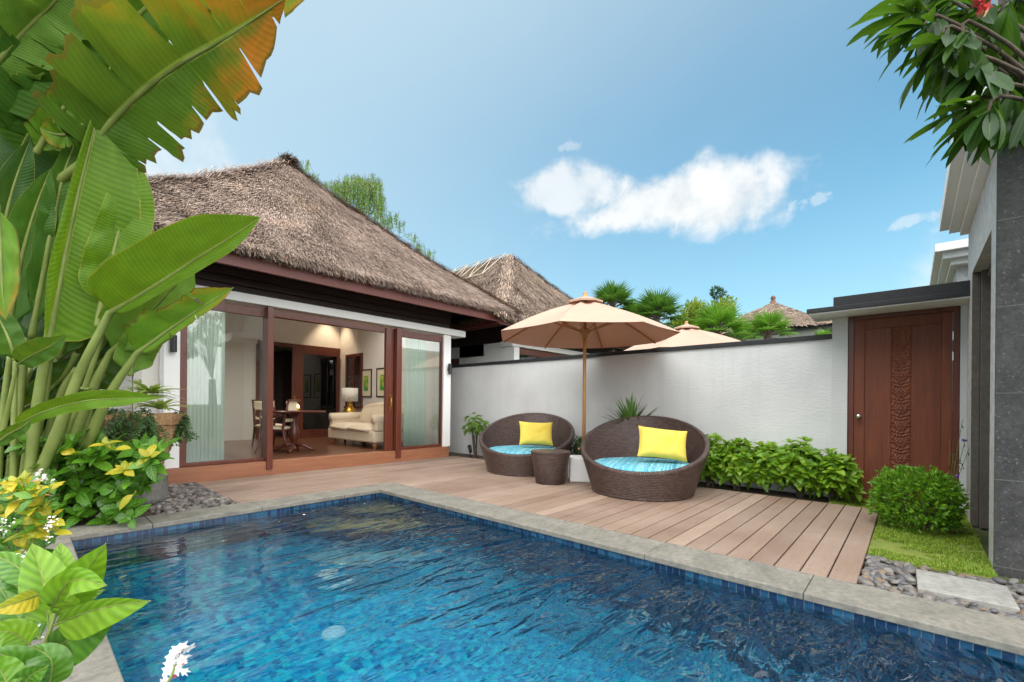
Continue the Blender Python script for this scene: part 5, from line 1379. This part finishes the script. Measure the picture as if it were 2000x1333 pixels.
fan_palm(1402, 655, 13, 1.0, 20, 'light green fan palm behind the second parasol', 'palmlight', 4, .2)
fan_palm(1500, 655, 12, .72, 18, 'low fan palm in front of the thatched hut', 'palmlight', 5, .3)
fan_palm(1450, 662, 14, .6, 13, 'small fan palm between the second parasol and the hut', 'palmlight', 7, .2)
fan_palm(1606, 664, 11.5, .32, 10, 'little palm tuft peeping over the wall beside the gateway', 'palmlight', 6, .4)
def leafy_tree(px, py, D, rx, rz, n, label, mat='tree', L=.16, W=.07, seed=0, name='leafy_tree'):
    r_ = random.Random(seed); c = pD(px, py, D); t = thing(name, label, 'tree', (c.x, c.y, -.07)); mb, ms = MB(), MB()
    cl = [c + Vector((r_.uniform(-1,1)*rx*.8, r_.uniform(-1,1)*rx*.8, r_.uniform(-1,.8)*rz*.8)) for _ in range(26)]
    for p in cl:
        s = r_.uniform(.25,.5)*rx*.75
        for _ in range(n//26):
            v = rvec(r_); q = p + v*s*r_.random()**.5
            leaf(mb, q, v + U0*.3 + rvec(r_)*.5, rvec(r_)+U0, L*r_.uniform(.7,1.2), W, .2, .2, 2)
        ms.tube([(c.x,c.y,c.z-rz*1.3), (Vector((c.x,c.y,c.z-rz))+p)/2, p], [.06,.035,.015], 5)
    ms.tube([(c.x,c.y,-.1),(c.x+.1,c.y,c.z*.5),(c.x,c.y,c.z-rz*1.2)], [.16,.13,.09], 8)
    mb.build('crown', L_[mat], t); ms.build('trunk', M['bark'], t)
leafy_tree(1382, 625, 18, 1.15, .85, 3600, 'yellow green flowering tree left of the thatched hut', 'tree', .17, .08, 3)
leafy_tree(1440, 640, 20, .7, .6, 1400, 'green tree just left of the hut roof, behind the yellow green tree', 'weep', .16, .07, 4)
leafy_tree(1330, 645, 19, .6, .5, 1200, 'low green tree behind the dark fan palm', 'weep', .16, .07, 5)
c = pD(1412, 640, 24); t = thing('slender_tree', 'slender dark tree top with bent tip above the yellow green tree', 'tree', (c.x, c.y, -.07)); mb, ms = MB(), MB()
tp = [pD(1425,700,24), pD(1420,640,24), pD(1412,600,24), pD(1405,576,24), pD(1396,570,24)]
path = catmull(tp, 24); ms.tube([(path[0].x, path[0].y, -.1)] + path, [.12]+[.06-.002*i for i in range(25)], 6)
for i, p in enumerate(path):
    for _ in range(34):
        v = rvec(); w = .55*(1-i/26)+.1; q = p + Vector((v.x*w, v.y*w, v.z*.2)); leaf(mb, q, v + U0*.5, rvec(), .2, .05, .2, .2, 2)
mb.build('crown', L_['dark'], t); ms.build('trunk', M['bark'], t)
# weeping tree behind the roof
rnd.seed(81)
c = pD(690, 520, 17.5); t = thing('weeping_tree', 'feathery weeping tree showing behind the villa roof', 'tree', (c.x, c.y, -.07)); mb, ms = MB(), MB()
hub = pD(690, 470, 17.5)
ms.tube([(c.x,c.y,-.1), (c.x+.1,c.y,3), hub], [.28,.22,.14], 9)
for px, py, w, drop, n in ((588,322,14,50,20),(606,336,14,50,26),(628,352,22,34,30),(655,350,18,60,30),(672,352,20,90,44),(692,338,26,110,64),(715,345,22,120,60),(735,350,16,95,40),(600,312,8,25,10),(742,380,12,90,24),(728,338,6,14,8),(756,420,12,40,18),(768,412,14,40,16),(784,430,8,34,12),(808,454,10,26,12),(820,472,8,40,14),(838,486,8,40,14),(640,375,22,60,26),(665,400,22,60,26),(820,500,10,30,12)):
    h = pD(px, py, 17.5); ms.tube([hub - Vector((0,0,1.0)), hub.lerp(h, .5) - Vector((0,0,.3)), h], [.03,.012,.004], 4, cap=False)
    for _ in range(n):
        p = pD(px + rnd.gauss(0, w*.5), py + abs(rnd.gauss(0, w*.4)), 17.5 + rnd.gauss(0, .5)); Lh = drop*17.5/FPX*rnd.uniform(.15, .8); pts = [p]
        s = 0; sway = rnd.uniform(-.15,.15)
        while s < Lh:
            q = p + Vector((sway*.06, rnd.gauss(0,.01), -.06)); s += .06; pts.append(q); p = q
            for _k in range(2):
                if rnd.random() < .75: leaf(mb, q + rvec()*.03, Vector((rnd.gauss(0,.7), rnd.gauss(0,.7), -.6)), rvec(), rnd.uniform(.08,.14), .028, .1, .2, 2)
        if len(pts) > 1: ms.tube([pts[0], pts[len(pts)//2], pts[-1]], .006, 3, cap=False)
mb.build('crown', L_['weep'], t); ms.build('trunk', M['bark'], t)

# ---- frangipani overhead on the right
rnd.seed(91)
fb = Vector((3.95, -.98, -.05)); t = thing('frangipani_tree', 'frangipani branches with long dark leaves hanging in the top right corner', 'tree', tuple(fb))
mb, ms, mf = MB(), MB(), MB()
crotch = fb + Vector((.05,.05,1.9)); ms.tube([fb, fb.lerp(crotch,.5)+Vector((.06,0,0)), crotch], [.13,.11,.09], 10)
def fr(px, py, D, ax, n, L=.26, op=1.0):
    p = pD(px, py, D); A = cR*ax[0] + U0*ax[1] + cF*ax[2]
    ms.tube(catmull([crotch, crotch.lerp(p, .5) + Vector((0,0,.35)), p - A.normalized()*.12, p], 10), [.013-.0007*i for i in range(11)], 7)
    a0 = A.normalized(); a = a0.orthogonal().normalized(); b = a0.cross(a)
    for k in range(n):
        q = k*2.4; rad = a*math.cos(q)+b*math.sin(q); o = op*rnd.uniform(.45,1.1)
        d = (a0*.75 + rad*o + Vector((0,0,-.25))).normalized()
        leaf(mb, p - a0*rnd.uniform(0,.10), d, (U0*1.0 - d*.2 + rvec()*.35).normalized(), L*rnd.uniform(.7,1.15), .066*rnd.uniform(.8,1.1), rnd.uniform(.10,.45), .3, 5, shape=[(0,.12),(.2,.55),(.45,.92),(.65,1),(.82,.78),(.93,.42),(1,0)])
for a_ in ((1745,30,2.9,(-1,-.2,.1),10),(1815,115,2.7,(-.7,-.7,.2),12),(1845,20,2.9,(-.7,-.3,.3),12),(1900,150,2.3,(-.4,-.9,0),14),(1880,85,2.3,(-.4,-.9,0),12),(1945,180,2.6,(-.5,-.8,.2),12),(1775,25,2.6,(-1,-.05,.0),12),(1800,55,2.5,(-1,-.45,.1),14),(1835,85,2.4,(-.7,-.7,0),14),(1870,45,2.7,(-.6,-.5,.2),12),(1860,130,2.5,(-.5,-.9,0),14),(1890,100,2.8,(-.2,-1,.2),12),(1905,15,2.5,(-.5,.1,0),10),
           (1950,40,2.4,(-.2,-.6,.3),12),(1975,100,2.6,(.1,-1,0),10),(1985,20,2.8,(.3,-.3,.3),12),(1890,215,2.3,(-.8,-.55,0),16),(1925,230,2.2,(-.5,-.75,.1),16),(1965,215,2.3,(-.1,-.9,.2),16),(1985,150,2.5,(-.5,-.7,.3),12),(2010,235,2.2,(.1,-.9,.1),12),(1790,-20,2.7,(-1,.1,0),10),(1840,-10,2.6,(-.6,.3,.1),10),(1940,-30,2.6,(-.2,.2,.1),12)): fr(*a_)
for px, py in ((1912,5),(1918,18),(1925,10)):
    flowers(mf, pD(px, py, 2.25), 3, .02, .03)
mb.build('leaves', L_['frangi'], t, smooth=True); ms.build('branch', M['bark'], t, smooth=True)
mf.build('flowers', L_['pink'], t); mw = MB(); flowers(mw, pD(1921, 28, 2.24), 3, .012, .025); mw.build('flowers', m_plain('peach_petals', (.85,.45,.25), .6), t)
SKY_STRENGTH, SUN_STRENGTH, SUN_ANGLE, EXPOSURE = .15, 1.35, 45, .95
SKY_TINT = (.46, .80, .73)
HAZE_SUN, HAZE_HOR, HAZE_COL = .95, .72, (2.15, 2.76, 3.1)
SKY_FILL_COL = (14.0, 13.9, 13.6)
CLOUD_LO, CLOUD_HI = (2.8, 3.0, 3.1), (3.7, 3.7, 3.65)
# ================================================================== sky, sun, camera
SUN_AZ = Vector((-.82, .42, 0)).normalized(); SUN_EL = R(61)
S = (SUN_AZ*math.cos(SUN_EL) + Vector((0,0,math.sin(SUN_EL)))).normalized()
w = bpy.data.worlds.new('World'); scene.world = w; w.use_nodes = True
nt = w.node_tree; nd = nt.nodes; lk = nt.links; bgn = nd['Background']
sky = nd.new('ShaderNodeTexSky'); sky.sky_type = 'NISHITA'; sky.sun_disc = False
sky.sun_elevation = SUN_EL; sky.sun_rotation = math.atan2(S.x, S.y); sky.air_density = 1.0; sky.dust_density = .6; sky.ozone_density = 2.2
def wm(op, a, b=None, c=None):
    n = nd.new('ShaderNodeMath'); n.operation = op
    for k, v in enumerate((a, b, c)):
        if v is None: continue
        if hasattr(v, 'is_output'): lk.new(v, n.inputs[k])
        else: n.inputs[k].default_value = v
    return n.outputs[0]
def wdot(v, vec):
    n = nd.new('ShaderNodeVectorMath'); n.operation = 'DOT_PRODUCT'; lk.new(v, n.inputs[0]); n.inputs[1].default_value = vec; return n.outputs['Value']
def wmix(f, a, b):
    n = nd.new('ShaderNodeMix'); n.data_type = 'RGBA'; n.clamp_factor = True
    for s_, v in ((n.inputs[0], f), (n.inputs[6], a), (n.inputs[7], b)):
        if hasattr(v, 'is_output'): lk.new(v, s_)
        elif hasattr(v, '__len__'): s_.default_value = (*v, 1)
        else: s_.default_value = v
    return n.outputs[2]
def wnoise(v, sc, det, rough, dist=0):
    n = nd.new('ShaderNodeTexNoise'); n.inputs['Scale'].default_value = sc; n.inputs['Detail'].default_value = det; n.inputs['Roughness'].default_value = rough; n.inputs['Distortion'].default_value = dist
    lk.new(v, n.inputs['Vector']); return n.outputs['Fac']
def wsm(x, a, b):
    n = nd.new('ShaderNodeMapRange'); n.interpolation_type = 'SMOOTHSTEP'; lk.new(x, n.inputs[0]); n.inputs[1].default_value = a; n.inputs[2].default_value = b; return n.outputs[0]
V_ = nd.new('ShaderNodeTexCoord').outputs['Generated']
dirz = wdot(V_, (0,0,1)); dsun = wdot(V_, tuple(S))
# thin bright haze towards the sun side and the horizon
hz = wsm(dsun, -.22, .75); hl = wm('SUBTRACT', 1, wsm(dirz, -.05, .55))
ci = wnoise(V_, 1.6, 5, .6, .6)
haze = wm('ADD', wm('MULTIPLY', hz, HAZE_SUN), wm('ADD', wm('MULTIPLY', hl, HAZE_HOR), wm('SUBTRACT', wm('MULTIPLY', wm('SUBTRACT', ci, .5), .22), .08)))
tn = nd.new('ShaderNodeMix'); tn.data_type = 'RGBA'; tn.blend_type = 'MULTIPLY'; tn.inputs[0].default_value = 1
lk.new(sky.outputs[0], tn.inputs[6]); tn.inputs[7].default_value = (*SKY_TINT, 1)
col = wmix(haze, tn.outputs[2], HAZE_COL)
# added bright sky patch, out of view behind the camera, to light the villa front
sky_fill = wsm(wm('ADD', wdot(V_, tuple(Vector((-.25, -.85, .42)).normalized())), wm('MULTIPLY', wm('SUBTRACT', wnoise(V_, 3.0, 6, .55, .5), .5), .5)), .15, .85)
col = wmix(wm('MULTIPLY', sky_fill, .95), col, SKY_FILL_COL)
# cumulus clouds, laid out by compass direction
def cloud(px, py, wx, wy, amt, sc, seed, na=2.9, tilt=.22, flat=1.15):
    d0 = ray(px, py).normalized(); rt = d0.cross(U0).normalized(); up = rt.cross(d0).normalized()
    k = wm('MAXIMUM', wdot(V_, tuple(d0)), .05); a = wm('DIVIDE', wdot(V_, tuple(rt)), k); b = wm('DIVIDE', wdot(V_, tuple(up)), k)
    cb = nd.new('ShaderNodeCombineXYZ'); lk.new(a, cb.inputs[0]); lk.new(b, cb.inputs[1]); cb.inputs[2].default_value = seed
    n1 = wnoise(cb.outputs[0], sc, 8, .58, .25); n2 = wnoise(cb.outputs[0], sc*.42, 3, .5)
    x = wm('DIVIDE', a, wx); bb = wm('ADD', b, wm('MULTIPLY', x, -wy*tilt))
    y = wm('DIVIDE', bb, wy); yl = wm('MULTIPLY', wm('MINIMUM', y, 0), flat); yy = wm('ADD', wm('MAXIMUM', y, 0), yl)
    r2 = wm('ADD', wm('MULTIPLY', x, x), wm('MULTIPLY', yy, yy))
    den = wm('ADD', wm('SUBTRACT', 1.15, wm('POWER', r2, .8)), wm('ADD', wm('MULTIPLY', wm('SUBTRACT', n1, .5), na), wm('MULTIPLY', wm('SUBTRACT', n2, .5), 1.1)))
    den = wm('MULTIPLY', den, wsm(wm('SUBTRACT', 2.6, r2), 0, 1.0))
    soft = wsm(den, .05, .9)
    return wm('MULTIPLY', soft, amt), n1
for a_ in ((1110, 378, .115, .062, .8, 12, 2.2, 2.4, 0, 1.3), (1265, 405, .19, .064, 1, 12, 6.7, 2.3, .15, 1.3), (1425, 388, .14, .080, 1, 12, 3.1, 2.2, -.1, 1.2)):
    m1, n1 = cloud(*a_)
    col = wmix(wm('MULTIPLY', m1, .88), col, wmix(wsm(n1, .3, .62), CLOUD_LO, CLOUD_HI))
for a_ in ((1110,287,.026,.012,.25,34,1.2,6.),(1790,433,.045,.012,.35,26,5.1,5.),(1590,392,.03,.012,.3,40,2.2,6.),(-400,200,.6,.2,.6,5,9.),(3400,200,.6,.2,.6,5,4.)):
    m_, n_ = cloud(*a_); col = wmix(m_, col, CLOUD_HI)
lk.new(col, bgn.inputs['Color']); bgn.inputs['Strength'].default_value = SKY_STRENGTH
sl = bpy.data.lights.new('sun', 'SUN'); sl.energy = SUN_STRENGTH; sl.angle = R(SUN_ANGLE); sl.color = (1,.955,.88)
so = bpy.data.objects.new('sun', sl); C.objects.link(so); so.rotation_euler = S.to_track_quat('Z', 'Y').to_euler(); so.location = (0,0,30)
cam = bpy.data.cameras.new('camera'); co = bpy.data.objects.new('camera', cam); C.objects.link(co)
cam.sensor_width = 36; cam.lens = 36*FPX/2000; cam.clip_start = .02; cam.clip_end = 2000
cam.shift_y = (PCY - 666.5)/2000; cam.shift_x = 0
mx = Matrix((cR, cU, -cF)).transposed().to_4x4(); mx.translation = cO; co.matrix_world = mx
scene.camera = co
vs = scene.view_settings; vs.view_transform = 'Standard'; vs.look = 'None'; vs.exposure = EXPOSURE; vs.gamma = 1; vs.use_curve_mapping = False
scene.render.engine = 'CYCLES'; scene.cycles.use_denoising = True; scene.cycles.max_bounces = 10; scene.cycles.transparent_max_bounces = 24
scene.cycles.diffuse_bounces = 4; scene.cycles.glossy_bounces = 4; scene.cycles.transmission_bounces = 6; scene.cycles.sample_clamp_indirect = 12; scene.cycles.blur_glossy = .5
scene.cycles.caustics_refractive = True; scene.cycles.caustics_reflective = False
